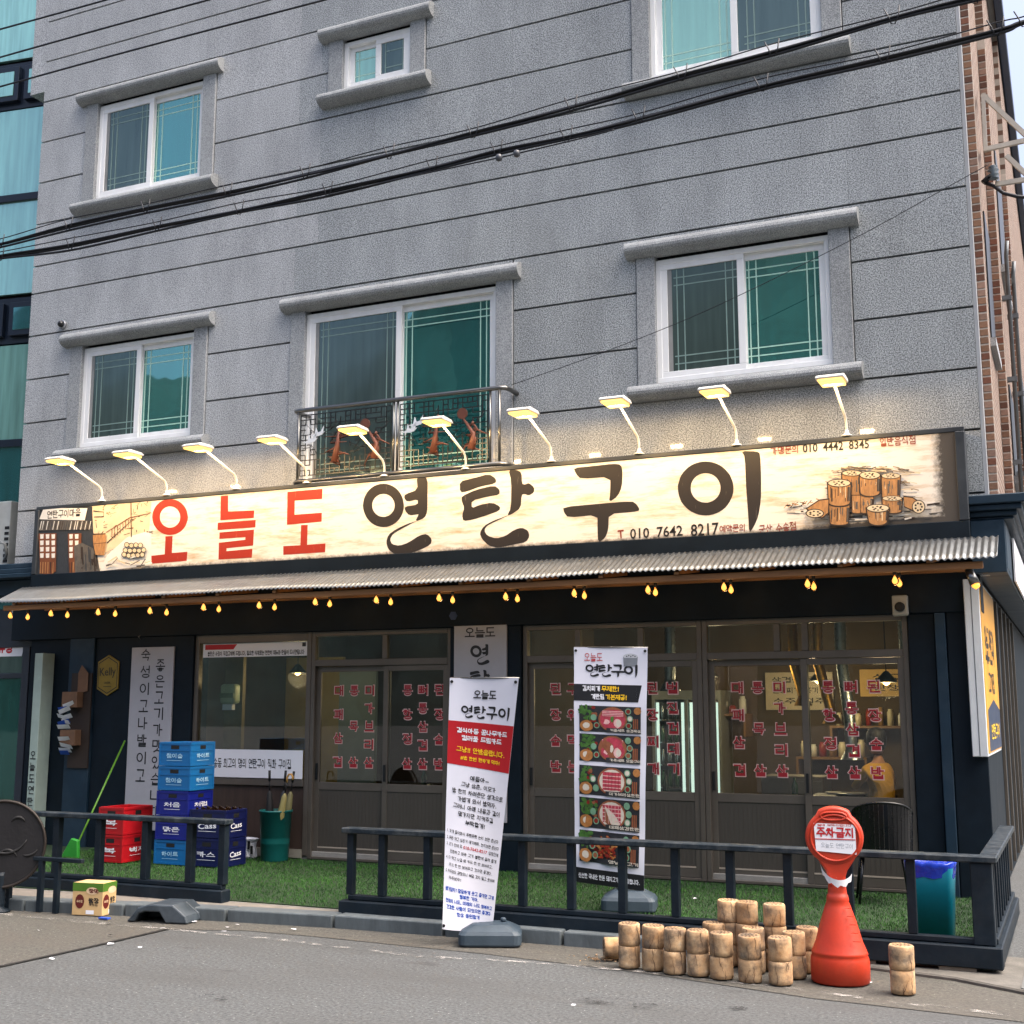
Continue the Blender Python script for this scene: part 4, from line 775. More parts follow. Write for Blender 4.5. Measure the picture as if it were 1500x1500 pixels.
# ------------------------------------------------------------------ shop doors, windows and what is seen inside
DY0,DY1=.045,.115
m_gask=M('pale_bead','#a59a8c',.4,var=.08)
def lettered(door, cols, glass_y):
    mb=MB(); fn=planeY(glass_y)
    for (x,word) in cols:
        n=len(word); zt,zb=1.965,1.175
        for i,ch in enumerate(word):
            z=zt-(zt-zb)*i/(n-1)
            put_text(mb,fn,ch,x,z,w=.130,h=.128,bold=.052,m=1,d=.0015); put_text(mb,fn,ch,x,z,w=.112,h=.110,bold=.028,m=0,d=.003)
    struct(mb.build('window_lettering',[m_redl,m_whl],door),'stuff')
def leaf(x0,x1,front,cols,parent=None):
    y0=DY0+.004 if front else DY0+.038; y1=y0+.03; st=.062; z0,z1=.15,2.235
    s=MB(); s.box(x0,x0+st,y0,y1,z0,z1).box(x1-st,x1,y0,y1,z0,z1).box(x0+st,x1-st,y0,y1,z1-.06,z1).box(x0+st,x1-st,y0,y1,.87,.955).box(x0+st,x1-st,y0,y1,z0,z0+.09)
    d=s.build('sliding_door',m_alu,bld,bevel=.003)
    MB().box(x0+st-.004,x1-st+.004,y0+.008,y0+.02,z0+.088,.872).build('lower_panel',m_alup,d)
    b=MB(); 
    k=x0+st+.02
    while k<x1-st-.01: b.box(k,k+.004,y0+.0055,y0+.0079,z0+.1,.862); k+=.045
    b.build('panel_grooves',M('panel_groove','#4b443d',.6),d)
    MB().box(x0+st,x1-st,y0-.003,y0+.004,z0+.09,z0+.105).build('bead',m_gask,d)
    MB().box(x0+st-.004,x1-st+.004,y0+.011,y0+.017,.952,z1-.056).build('glass_pane',m_glass,d)
    MB().box(x0+.018,x0+.044,y0-.012,y0+.002,.98,1.16).build('handle',m_black,d)
    if cols: lettered(d,cols,y0+.0105)
    return d
def unit(x0,x1,xm,c1,c2,tr):
    f=MB(); fw=.05
    f.box(x0,x0+fw,DY0-.01,DY1,.12,2.63).box(x1-fw,x1,DY0-.01,DY1,.12,2.63).box(x0+fw,x1-fw,DY0-.01,DY1,2.575,2.63).box(x0+fw,x1-fw,DY0-.01,DY1,2.237,2.31).box(x0+fw,x1-fw,DY0-.01,DY1,.12,.148)
    o=f.build('door_frame',m_alu,bld,bevel=.004)
    xs=[x0+fw]+tr+[x1-fw]
    for t_ in tr: MB().box(t_-.03,t_+.03,DY0-.004,DY1-.01,2.312,2.573).build('transom_mullion',m_alu,o,bevel=.003)
    for a,b_ in zip(xs,xs[1:]):
        MB().box(a+.002,b_-.002,DY0+.02,DY0+.026,2.308,2.577).build('transom_pane',m_glass,o)
    leaf(x0+fw-.005,xm+.033,False,c1); leaf(xm-.033,x1-fw+.005,True,c2)
unit(-7.92,-6.135,-6.95,[(-7.58,'대패삼겹'),(-7.38,'통목살'),(-7.18,'미가브리살')],[(-6.68,'통항정살'),(-6.49,'뼈통삼겹살'),(-6.29,'된장술밥')],[-6.97])
unit(-5.295,-3.365,-4.33,[(-4.95,'된장술밥'),(-4.76,'구워먹는')],[(-3.89,'된장찌개'),(-3.68,'벌집껍데기')],[-4.68,-4.0])
unit(-3.36,-1.40,-2.37,[(-3.03,'대패삼겹'),(-2.83,'통목살'),(-2.62,'미가브리살')],[(-2.15,'통항정살'),(-1.94,'뼈통삼겹살'),(-1.73,'된장술밥')],[-2.62,-2.35])
# fixed window on the left
f=MB(); f.box(-9.56,-9.5,.035,.11,.94,2.63).box(-7.985,-7.925,.035,.11,.15,2.63).box(-9.5,-7.985,.035,.11,2.53,2.63).box(-9.5,-7.985,.02,.12,.90,.975)
fw_=f.build('shop_window',m_alu,bld,bevel=.004)
MB().box(-9.503,-7.982,.07,.076,.97,2.533).build('glass_pane',m_glass,fw_)
MB().box(-9.56,-7.985,.05,.12,.13,.898).build('lower_cladding',M('brown_cladding','#3f322b',.55,var=.25,scale=4,stretch=(6,1,.5)),bld)
MB().box(-9.56,-7.99,.03,.05,.125,.215).build('skirting_board',M('pale_skirting','#8e8a7e',.7,var=.2),bld)
ps=thing('window_notice','white paper notice with red tab across the top of the left window','notice',(0,0,0))
MB().box(-9.47,-8.0,.0665,.069,2.365,2.525).build('paper',m_white,ps); MB().add([(-9.44,.0655,2.515),(-8.98,.0655,2.515),(-9.03,.0655,2.455),(-9.44,.0655,2.455)],[(0,1,2,3)]).build('red_tab',m_red,ps)
mb=MB(); put_text(mb,planeY(.0665),'불판은 사장이 직접교체해 드립니다, 필요한 식재료는 천천히 메뉴와 만들어 드시면됩니다',-8.72,2.405,w=1.36,h=.06,bold=.03); mb.quad((-8.07,.0655,2.47),(-8.02,.0655,2.47),(-8.02,.0655,2.515),(-8.07,.0655,2.515)); struct(mb.build('print',m_ink,ps),'stuff')
wb=thing('window_banner','white banner with handwritten black lettering below the left window','banner',(0,0,0))
MB().box(-9.46,-7.99,.012,.018,.985,1.30).build('sheet',m_white,wb)
mb=MB(); put_text(mb,planeY(.0115),'군산 수송동 최고의 명의 연탄구이 직화 구이집',-8.78,1.145,w=1.28,h=.11,bold=.01); struct(mb.build('print',m_ink,wb),'stuff')
# ---- room
m_iw=M('interior_wall','#4d3e2b',.8,var=.2,scale=2); m_if=M('interior_floor','#3a312a',.5,var=.3); m_ic=M('interior_ceiling','#241f1c',.9,var=.2)
MB().box(-11,-.96,.3,6.1,.06,.11).build('interior_floor',m_if,bld); MB().box(-11,-.96,4.98,5.1,.11,2.97).build('interior_wall',m_iw,bld)
MB().box(-11.02,-10.9,.3,6,.11,2.97).box(-5.75,-5.68,.35,3.2,.11,2.97).build('interior_wall',m_iw,bld); MB().box(-11,-.96,.302,6,2.93,2.97).build('interior_ceiling',m_ic,bld)
MB().box(-.99,-.955,.302,6,.11,2.93).build('interior_wall',m_iw,bld)
def plight(x,y,z,e,c=(1,.72,.4),r=.12):
    l=bpy.data.lights.new('room_light','POINT'); l.energy=e; l.color=c; l.shadow_soft_size=r; o=bpy.data.objects.new('room_light',l); COL.objects.link(o); o.location=(x,y,z); return o
m_pend=M('pendant_glow','#ffd08a',.4,var=0,emit=5,ecol='#ffc069')
def pendant(x,y,z,e,lab):
    t=thing('pendant_lamp',lab,'lamp',(x,y,z)); MB().tube([(0,0,.1),(0,0,2.93-z)],.006,5).build('cord',m_rub,t); MB().lathe([(.02,.11),(.03,.1),(.1,.02),(.105,0)],(0,0,0),14,capb=False).build('shade',m_black,t); MB().lathe([(.004,-.03),(.03,-.015),(.035,.01),(.02,.05)],(0,0,0),10).build('bulb',m_pend,t)
    l=plight(0,0,-.06,e); l.parent=t
pendant(-1.72,.85,2.02,9,'added pendant lamp lighting the person inside, behind the rightmost door lettering')  # lamp added in front of the person to brighten the near side
pendant(-2.9,3.6,2.1,20,'glowing pendant lamp inside, behind the left lettering of the right-hand door')
pendant(-6.6,2.0,2.1,11,'glowing pendant lamp inside, behind the left-hand doors')
pendant(-4.1,3.0,2.15,14,'glowing pendant lamp inside, behind the banner with meat photos')
pendant(-8.75,1.0,2.2,7,'added pendant lamp lighting the panels inside, behind the left shop window')  # lamp added to brighten the coloured panels behind this window
m_duct=M('duct_aluminium','#9aa0a2',.3,metal=.9,var=.12,scale=20,bump=.4,bscale=50)
m_duct_lit=M('duct_lamplit_yellow','#b58a3e',.32,metal=.8,var=.2,scale=18,bump=.4,bscale=40)  # ducting with yellow lamplight painted into its colour
def duct(pts,r,mat,lab):
    t=thing('extractor_duct',lab,'duct'); P=[Vector(p) for p in pts]; Q=[]; 
    for a,b_ in zip(P,P[1:]):
        n=max(2,int((b_-a).length/.03)); Q += [a.lerp(b_,i/n) for i in range(n)]
    Q.append(P[-1]); MB().tube(Q,[r*(1 if i%2 else .93) for i in range(len(Q))],12).build('hose',mat,t)
    e=P[-1]; MB().lathe([(r*1.9,-.1),(r*1.2,-.02),(r*1.02,0)],e,14,capb=False).build('hood',mat,t)
duct([(-2.22,1.3,2.93),(-2.23,1.3,2.3),(-2.16,1.25,1.7),(-2.14,1.2,1.35)],.062,m_duct,'silver extractor duct hanging behind the right-hand door between letter columns')
duct([(-2.62,2.2,2.93),(-2.64,2.2,2.3),(-2.56,2.2,1.95),(-2.5,2.2,1.7)],.06,m_duct_lit,'lamplight-tinted extractor duct behind the centre stile of the right-hand doors')
duct([(-3.05,2.9,2.93),(-3.05,2.9,2.3),(-2.95,2.9,1.9)],.06,m_duct_lit,'lamplight-tinted extractor duct behind the lettering of the right-hand door, left one')
duct([(-3.95,.9,2.93),(-3.95,.9,2.5),(-3.96,.9,2.05)],.06,m_duct,'silver extractor duct behind the top of the meat photo banner')
duct([(-1.72,2.4,2.93),(-1.72,2.4,2.2),(-1.66,2.4,1.6)],.06,m_duct,'silver extractor duct deep inside near the right pillar')
# tables with grills
m_tab=M('table_dark','#2a2522',.35,var=.2); m_pan=M('grill_steel','#77797a',.3,metal=.9,var=.2)
def table(x,y,lab):
    t=thing('grill_table',lab,'table',(x,y,.11)); MB().box(-.42,.42,-.36,.36,.70,.745).build('table_top',m_tab,t,bevel=.01); MB().lathe([(.2,0),(.19,.03),(.05,.05),(.045,.7)],(0,0,0),14).build('pedestal',m_pan,t); MB().lathe([(.16,.746),(.17,.77),(.14,.775),(.1,.762)],(0,0,0),18).build('grill',m_pan,t)
table(-2.9,1.0,'dark grill table just inside the left leaf of the right-hand doors'); table(-2.25,1.75,'dark grill table just inside beside the seated person'); table(-4.2,1.0,'dark grill table just inside the middle doors'); table(-7.2,1.3,'dark grill table just inside the left-hand doors')
m_bot=M('bottle_green','#2c5a36',.15,var=.1); m_cup=M('steel_cup','#a9adaf',.25,metal=.9); m_dish=M('white_dish','#d5d2c8',.3)
rg=random.Random(8)
for k,(x,y) in enumerate([(-2.65,.8),(-2.05,1.95),(-4.0,.8),(-7.0,1.05)]):
    tag(MB().lathe([(.032,0),(.033,.13),(.026,.16),(.013,.19),(.013,.225)],(x,y,.856),12).build('soju_bottle',m_bot),'green bottle on the grill table %s'%['behind the left leaf of the right-hand doors','beside the seated person','inside the middle doors','inside the left-hand doors'][k],'bottle','bottles on the grill tables')
    tag(MB().lathe([(.05,0),(.085,.012),(.09,.022)],(x-.42,y-.02,.856),14).build('side_dish',m_dish),'small pale dish on the grill table %s'%['behind the left leaf of the right-hand doors','beside the seated person','inside the middle doors','inside the left-hand doors'][k],'dish','dishes on the grill tables')
# lit drinks fridge
m_fr=M('fridge_body','#8f9494',.4,metal=.3); m_frl=M('fridge_light','#dff4ee',.3,var=0,emit=.42,ecol='#cfe8e0')
fx=atY(1000,1100,4.2); fr=thing('drinks_fridge','tall lit drinks fridge glowing white inside, behind the middle doors','fridge',(fx.x,4.4,.11))
MB().box(-.48,.48,.0,.6,0,.12).box(-.48,.48,.0,.6,1.78,1.9).box(-.48,-.44,0,.6,.12,1.78).box(.44,.48,0,.6,.12,1.78).box(-.02,.02,0,.05,.12,1.78).box(-.44,.44,.56,.6,.12,1.78).build('cabinet',m_fr,fr)
for x in (-.41,-.06,.06,.41): MB().box(x-.018,x+.018,.03,.05,.16,1.74).build('light_strip',m_frl,fr)
for k in range(5): MB().box(-.43,.43,.08,.55,.3+k*.3,.312+k*.3).build('shelf',m_cup,fr)
for k in range(5):
    for i in range(9): MB().lathe([(.03,0),(.03,.13),(.012,.19),(.012,.22)],(-.38+i*.095,.16,.313+k*.3),8).build('bottle',m_bot if (i//3+k)%2 else m_cup,fr)
# wall menus and shelf inside
for (x,y,z,w_,h_,c,lab) in [(-1.8,4.93,2.1,1.6,.35,'#c9a35c','long yellow menu board high on the back wall behind the right-hand doors'),(-3.4,4.93,2.0,.9,.5,'#b9ab93','pale menu board on the back wall behind the centre post'),(-6.9,4.93,1.9,1.0,.6,'#a08a66','tan menu board on the back wall behind the left-hand doors'),(-9.35,2.3,1.5,.9,1.9,'#8a7a3e','mustard panel on the back wall behind the left window'),(-8.55,2.1,1.4,.55,1.8,'#5e6e70','blue-grey panel on the back wall behind the left window')]:
    t=thing('wall_board',lab,'board',(x,y,z)); MB().box(-w_/2,w_/2,-.02,.04,-h_/2,h_/2).build('board',M('board_paint_'+c[1:],c,.6,var=.15,scale=3),t); mb=MB()
    for r_ in range(int(h_/.14) if h_<1 else 0):
        put_text(mb,planeY(-.02),['삼겹살 목살','된장찌개 공기밥','소주 맥주','껍데기 막창'][r_%4],0,h_/2-.1-r_*.14,w=w_*.8,h=.08,bold=.02)
    if mb.v: struct(mb.build('print',m_ink,t),'stuff')
# shelves with jars, cabinet and stools inside
m_shelf=M('shelf_wood','#7a5a36',.6,var=.2); m_jar=[M('jar_%s'%n,c,.35,var=.1) for n,c in (('cream','#cfc4a8'),('red','#8c2a1e'),('tan','#a8814c'),('white','#d8d6cf'))]
for (x,y,z,w_,n,lab) in ((-2.2,4.7,1.55,1.5,11,'wooden shelf of jars on the back wall behind the rightmost doors'),(-2.95,4.7,1.15,.9,7,'lower wooden shelf of jars behind the right-hand doors'),(-4.5,4.7,1.7,.9,7,'wooden shelf of jars behind the middle doors'),(-7.0,4.7,1.35,1.3,10,'wooden shelf of jars behind the left-hand doors')):
    t=thing('wall_shelf',lab,'shelf',(x,y,z)); MB().box(-w_/2,w_/2,-.15,.25,-.03,0).box(-w_/2,-w_/2+.03,-.15,.25,-.3,-.031).box(w_/2-.03,w_/2,-.15,.25,-.3,-.031).build('board',m_shelf,t)
    for i in range(n):
        r_=random.uniform(.035,.055); h_=random.uniform(.1,.24); MB().lathe([(r_,0),(r_,h_*.8),(r_*.7,h_*.88),(r_*.7,h_)],(-w_/2+.08+i*(w_-.16)/(n-1),random.uniform(-.05,.1),.001),10).build('jar',random.choice(m_jar),t)
for (x,y,z,w_,h_,c,lab) in ((-3.0,2.6,.75,.7,.9,'#7d7466','pale steel counter inside behind the left leaf of the right-hand doors'),(-6.55,2.4,.6,.8,1.1,'#8a8272','pale cabinet inside behind the left-hand doors'),(-1.45,3.4,.7,.8,1.3,'#6b5a3c','tan cabinet inside near the right pillar')):
    t=thing('cabinet',lab,'cabinet',(x,y,.11)); MB().box(-w_/2,w_/2,-.25,.25,.05,h_).build('carcass',M('cabinet_'+c[1:],c,.45,var=.12),t,bevel=.01)
    for k in (0,1): d_=MB().box(-w_/2+.02+k*w_/2,-.02+k*w_/2,-.265,-.251,.08,h_-.05).build('door',M('cabinet_door_'+c[1:],c,.4,var=.1),t,bevel=.004); MB().box(-.06+k*.1,-.04+k*.1,-.285,-.266,h_*.55,h_*.7).build('knob',m_steel,d_)
# white-green paper dispenser inside the left window
dp=thing('paper_dispenser','pale green paper towel dispenser behind the left shop window','dispenser',(-9.32,.42,1.82)); MB().box(-.11,.11,-.07,.07,.0,.24).build('housing',M('dispenser_plastic','#aebd96',.4,var=.1),dp,bevel=.04,seg=3); MB().box(-.1,.1,-.075,.05,.075,.13).build('window_slot',M('dispenser_band','#5f7a55',.4),dp); MB().box(-.07,.07,-.05,.01,-.07,-.002).build('paper_end',m_white,dp)
nt=MB().box(-9.46,-9.2,.5,.56,.13,2.5).build('partition',M('mustard_partition','#6e5f35',.7,var=.2),bld)
# ---- person at the table inside
def person():
    t=thing('person','person in a yellow shirt with dark hair leaning forward inside the right-hand doors','person',(-1.9,1.35,.11),R(-125))
    me=bpy.data.meshes.new('body'); 
    V=[(0,0,.52),(-.02,.01,.68),(-.05,.0,.85),(-.06,-.02,1.0),(-.03,-.03,1.12),(-.02,-.03,1.2),  # spine to chin
       (-.17,-.06,1.04),(-.33,-.14,.88),(-.48,-.28,.93),(.13,-.06,1.02),(.1,-.24,.86),(-.1,-.4,.90),
       (-.12,-.05,.5),(-.22,-.42,.5),(-.22,-.42,.08),(-.24,-.54,.03),(.12,-.05,.5),(.14,-.42,.5),(.14,-.42,.08),(.14,-.54,.03)]
    Ed=[(0,1),(1,2),(2,3),(3,4),(4,5),(3,6),(6,7),(7,8),(3,9),(9,10),(10,11),(0,12),(12,13),(13,14),(14,15),(0,16),(16,17),(17,18),(18,19)]
    rad=[.15,.14,.155,.15,.062,.055,.075,.05,.036,.075,.05,.036,.1,.07,.048,.04,.1,.07,.048,.04]
    me.from_pydata(V,Ed,[]); o=bpy.data.objects.new('body',me); COL.objects.link(o); o.parent=t
    md=o.modifiers.new('skin','SKIN'); 
    for sv,r_ in zip(me.skin_vertices[0].data,rad): sv.radius=(r_,r_*.85)
    me.skin_vertices[0].data[0].use_root=True
    md2=o.modifiers.new('sub','SUBSURF'); md2.levels=2; md2.render_levels=2
    m,tt,b,N,L=nodes('person_clothing'); ge=N('ShaderNodeTexCoord'); sx=N('ShaderNodeSeparateXYZ'); L(ge.outputs['Object'],sx.inputs[0]); rp=N('ShaderNodeValToRGB'); rp.color_ramp.interpolation='CONSTANT'; e=rp.color_ramp.elements; e[0].color=col4('#23252b'); e[1].position=.6; e[1].color=col4('#e2aa35'); e2=e.new(1.09); 
    mr=N('ShaderNodeMath'); mr.operation='MULTIPLY'; mr.inputs[1].default_value=.9; L(sx.outputs[2],mr.inputs[0]); e2.position=.99; e2.color=col4('#c08a68'); e[1].position=.56; L(mr.outputs[0],rp.inputs[0]); L(rp.outputs[0],b.inputs['Base Color']); b.inputs['Roughness'].default_value=.8; me.materials.append(m)
    hd=MB(); hd.lathe([(.02,-.13),(.05,-.12),(.072,-.07),(.082,0),(.078,.05),(.055,.095),(.01,.115)],(-.02,-.04,1.32),16,0,1,1.15)
    hd.lathe([(.003,0),(.012,.01),(.014,.025),(.004,.045)],(-.05,-.14,1.295),8,0); hd.lathe([(.003,-.03),(.012,-.015),(.012,.015),(.003,.03)],(.065,-.03,1.315),8,0)
    hd.build('head',M('skin_tone','#b98a6c',.6),t)
    hr=MB(); hr.lathe([(.07,-.1),(.094,-.05),(.1,.02),(.095,.07),(.066,.115),(.012,.132)],(.0,-.018,1.335),16,0,1,1.05); hr.build('hair',M('dark_hair','#0d0c0c',.6,var=.3),t)
    for hx,hy in ((-.5,-.30),(-.13,-.42)):   # hands resting on the table edge
        h=MB(); c=Vector((hx,hy,.925)); h.tube([c+Vector((.03,.03,0)),c,c+Vector((-.03,-.035,-.003))],[.028,.036,.03],8)
        for k in range(4): h.tube([c+Vector((-.045+.022*k,-.03-.004*k,0)),c+Vector((-.06+.022*k,-.07,.004)),c+Vector((-.065+.022*k,-.1+.006*abs(k-1.5),-.012))],[.009,.009,.007],6)
        h.tube([c+Vector((.03,-.005,0)),c+Vector((.045,-.04,-.002)),c+Vector((.04,-.065,-.008))],[.011,.01,.008],6); h.build('hand',M('hand_skin','#b98a6c',.6),t)
person()
st=thing('stool','round stool under the person in yellow inside','stool',(-1.9,1.37,.11)); MB().lathe([(.16,.38),(.17,.4),(.165,.43),(.1,.44)],(0,0,0),16).build('seat',m_tab,st); 
for a in range(4): MB().tube([(.12*math.cos(a*1.57+.8),.12*math.sin(a*1.57+.8),.39),(.17*math.cos(a*1.57+.8),.17*math.sin(a*1.57+.8),.0)],.012,6).build('leg',m_pan,st)
# ------------------------------------------------------------------ signs and fittings on the ground-floor walls
def vertical_sign(name,lab,x0,x1,z0,z1,cols,y=.0,th=.025,mat=None,h=.12):
    t=thing(name,lab,'sign',(0,0,0)); MB().box(x0,x1,y-th,y-.001,z0,z1).build('board',mat or m_white,t,bevel=.003); mb=MB()
    for (x,word,za,zb,w_) in cols:
        n=len(word)
        for i,ch in enumerate(word):
            if ch!=' ': put_text(mb,planeY(y-th),ch,x,za-(za-zb)*i/max(1,n-1),w=w_,h=w_*1.05,bold=.006)
    if mb.v: struct(mb.build('print',m_ink,t),'stuff')
    return t
m_gwhite=M('grey_white_board','#a9a9b0',.5,var=.04)
vertical_sign('slogan_board','tall white board with two columns of black handwriting on navy wall',-10.47,-9.83,.35,2.50,[(-10.25,'숙성이고나발이고',2.41,.98,.14),(-10.02,'좋은고기가맛있습니다',2.28,.56,.14)],mat=m_gwhite)
vertical_sign('pillar_board','grey-white vertical board with brush lettering on the middle pillar',-6.07,-5.45,.6,2.64,[],y=-.012,mat=m_gwhite)
mb=MB(); [put_brush(mb,planeY(-.037),ch,-5.76,2.33-.27*i,.22) for i,ch in enumerate('연탄구이')]; put_text(mb,planeY(-.038),'오늘도',-5.76,2.565,w=.36,h=.11,bold=.02); pb=[o for o in bpy.data.objects if o.name=='pillar_board'][0]; mb.build('print',m_ink,pb)
kp=thing('hexagon_plaque','gold hexagonal plaque with script lettering on the navy wall','plaque',(-10.83,-.001,2.17))
hx=[(0,.25),(.165,.165),(.165,-.165),(0,-.25),(-.165,-.165),(-.165,.165)]; m_gold=M('plaque_gold','#8d7430',.35,metal=.4,var=.15); m_dkg=M('plaque_dark','#2a2416',.5)
MB().prism(hx,'y',-.02,0).build('plate',m_gold,kp,bevel=.004)
mb=MB(); ho=[(x*.9,z*.9) for x,z in hx]; hi=[(x*.85,z*.85) for x,z in hx]; mb.add([(x,-.022,z) for x,z in ho+hi],[(i,(i+1)%6,6+(i+1)%6,6+i) for i in range(6)]); put_text(mb,planeY(-.02),'Kelly',0,.03,w=.25,h=.13,bold=.005,d=.003,rot=.04); put_text(mb,planeY(-.02),'LAGER',0,-.09,w=.1,h=.025,bold=.01,d=.003); mb.box(-.06,.06,-.0225,-.021,-.14,-.133); mb.build('emblem',m_dkg,kp)
hk=tag(MB().tube([(0,0,.03),(.012,-.03,.015),(-.012,-.035,0),(.006,-.03,-.02),(0,-.01,-.03)],.004,6).build('wall_hook',m_steel),'small bent wire hook above the white slogan board','hook'); hk.location=(-10.36,0,2.63)
# notice clutter on the left corner post
cl=thing('notice_rack','cluttered brown rack of boxes and papers on the left corner post','rack',(0,0,0)); m_card=M('brown_card','#6b4f3b',.8,var=.2)
c0=atY(112,1070,-.05); MB().box(c0.x-.12,c0.x+.2,-.05,-.03,1.05,2.2).build('back_board',M('rack_board','#2c211b',.7),cl)
MB().add([(c0.x,-.07,1.95),(c0.x+.16,-.07,1.98),(c0.x+.16,-.07,2.2),(c0.x+.05,-.07,2.3),(c0.x,-.07,2.2)],[(0,1,2,3,4)]).build('card_flap',m_card,cl)
rg=random.Random(6)
for z in (1.78,1.32): MB().box(c0.x-.16,c0.x+.08,-.16,-.05,z,z+.19).build('card_box',m_card,cl,bevel=.004)
for k in range(12):
    z=1.2+k*.055+rg.uniform(-.01,.02) if k<4 else 1.52+(k-4)*.035; x=c0.x-.2+rg.uniform(0,.1); a=rg.uniform(-.4,.4); w_=rg.uniform(.1,.2)
    MB().add([(x,-.17,z),(x+w_,-.15,z+a*w_),(x+w_,-.19,z+a*w_+.05),(x,-.2,z+.05)],[(0,1,2,3)]).build('loose_paper',m_white if k%5 else m_blu,cl)
vb=thing('vertical_strip_sign','narrow white strip sign edge-on at the left corner','sign',(0,0,0)); MB().box(-11.85,-11.72,-.2,.0,.3,2.45).build('panel',M('strip_white','#9fb0a8',.5,var=.1),vb,bevel=.004)
mb=MB()
for i,ch in enumerate('오늘도연탄'): put_text(mb,planeY(-.201),ch,-11.785,1.2-i*.14,w=.09,h=.1,bold=.02)
struct(mb.build('print',m_ink,vb),'stuff')
# outdoor speaker / camera at upper right
c=atY(1319,888,-.05); spk=thing('wall_speaker','small white wall-mounted camera box beside the right-hand doors','security camera',(c.x,-.03,c.z)); MB().box(-.07,.07,-.06,0,-.09,.1).build('housing',M('speaker_white','#9fa2a0',.45,var=.1),spk,bevel=.01); MB().lathe([(.0,0),(.045,0),(.045,.03),(.03,.045)],(0,0,0),14).build('lens',m_rub,spk)
for q in spk.children:
    if q.name.startswith('lens'): q.rotation_euler=(R(90),0,0); q.location=(0,-.06,-.01)
em=tag(MB().lathe([(.0,0),(.05,0),(.05,.004)],(0,0,0),6).build('blue_badge',M('badge_blue','#26385c',.4)),'small dark blue round badge on the navy lintel above the pillar','badge'); em.rotation_euler=(R(90),0,0); em.location=atY(664,902,-.032)
# yellow box sign round the corner
ys=thing('side_box_sign','white-edged box sign with yellow face on the right corner','sign',(0,0,0))
MB().box(-.885,-.752,-.09,1.95,1.34,2.92).build('box',M('box_sign_white','#cfd3d6',.4,var=.06),ys,bevel=.006); MB().box(-.752,-.746,-.06,1.92,1.37,2.89).build('face',M('box_sign_yellow','#d69a2e',.4,var=.1,scale=2),ys)
MB().box(-.824,-.818,-.0925,-.089,1.35,2.91).build('edge_seam',m_galv,ys)
sfn=lambda u,v,d:(-.746+d,u,v)
mb=MB(); put_text(mb,sfn,'오늘도 연탄구이',.85,2.35,w=1.3,h=.35,bold=.03,m=0); put_text(mb,sfn,'고기집',.85,2.0,w=.8,h=.2,bold=.03,m=0); mb.add([(-.7445,.1,1.38),(-.7445,1.9,1.38),(-.7445,1.9,1.75),(-.7445,1.0,1.85),(-.7445,.1,1.75)],[(0,1,2,3,4)],1); put_text(mb,sfn,'연탄구이',1.0,1.55,w=1.2,h=.14,bold=.02,m=2,d=.004); struct(mb.build('print',[m_ink,M('sign_slate_blue','#24324e',.4),m_yel],ys),'stuff')
# ------------------------------------------------------------------ deck fences
m_fen=M('fence_navy_paint','#0f1b25',.55,spec=.25,var=.3,scale=5,bump=.12,bscale=30,dirt='#3f4447',dirt_amt=.22,dscale=6,rnd=.08)
m_fent=M('fence_top_rail_worn','#16222b',.5,spec=.3,var=.3,scale=5,dirt='#6b6e6e',dirt_amt=.45,dscale=9)
FY=-2.8
fr_=thing('deck_fence','dark navy timber fence along the deck, turning back at the right corner','fence',(0,0,0))
MB().box(-5.68,-.565,FY-.065,FY+.065,.735,.78).build('top_rail',m_fent,fr_,bevel=.008)
MB().box(-.685,-.565,FY+.067,-.38,.735,.781).build('top_rail',m_fent,fr_,bevel=.008)
MB().box(-5.62,-.62,FY-.035,FY+.035,.20,.24).build('bottom_rail',m_fen,fr_,bevel=.006)
MB().box(-.66,-.59,FY+.04,-.38,.20,.24).build('bottom_rail',m_fen,fr_,bevel=.006)
MB().box(-5.68,-.56,FY-.085,FY+.05,.055,.197).build('base_beam',m_fen,fr_,bevel=.008)
MB().box(-.695,-.562,FY+.053,-.38,.057,.196).build('base_beam',m_fen,fr_,bevel=.008)
for x in (-5.61,-5.31,-4.89,-4.47,-4.05,-3.64,-3.225,-2.81,-2.395,-1.975,-1.55,-1.13): MB().box(x-.03,x+.03,FY-.03,FY+.03,.242,.734).build('post',m_fen,fr_,bevel=.004)
MB().box(-.74,-.60,FY-.045,FY+.06,.199,.734).build('corner_post',m_fen,fr_,bevel=.006)
y=FY+.25
while y<-.4: MB().box(-.645,-.605,y-.02,y+.02,.242,.734).build('baluster',m_fen,fr_,bevel=.003); y+=.27
m_blk=M('packing_block','#6d675c',.85,var=.2,bump=.3)
for x in (-2.3,-1.5,-.85): MB().box(x-.12,x+.12,FY-.07,FY+.03,.031,.054).build('packing_block',m_blk,fr_)
fl_=thing('deck_fence','short dark navy timber fence on the left in front of the drink crates','fence',(0,0,0))
MB().box(-9.55,-6.86,FY-.06,FY+.06,.755,.80).build('top_rail',m_fent,fl_,bevel=.008); MB().box(-9.5,-6.9,FY-.035,FY+.035,.205,.245).build('bottom_rail',m_fen,fl_,bevel=.006); MB().box(-9.55,-6.86,FY-.08,FY+.05,.085,.203).build('base_beam',m_fen,fl_,bevel=.008)
for x in (-9.4,-8.82,-8.31,-7.77,-7.27,-6.915): MB().box(x-.034,x+.034,FY-.034,FY+.034,.247,.754).build('post',m_fen,fl_,bevel=.004)
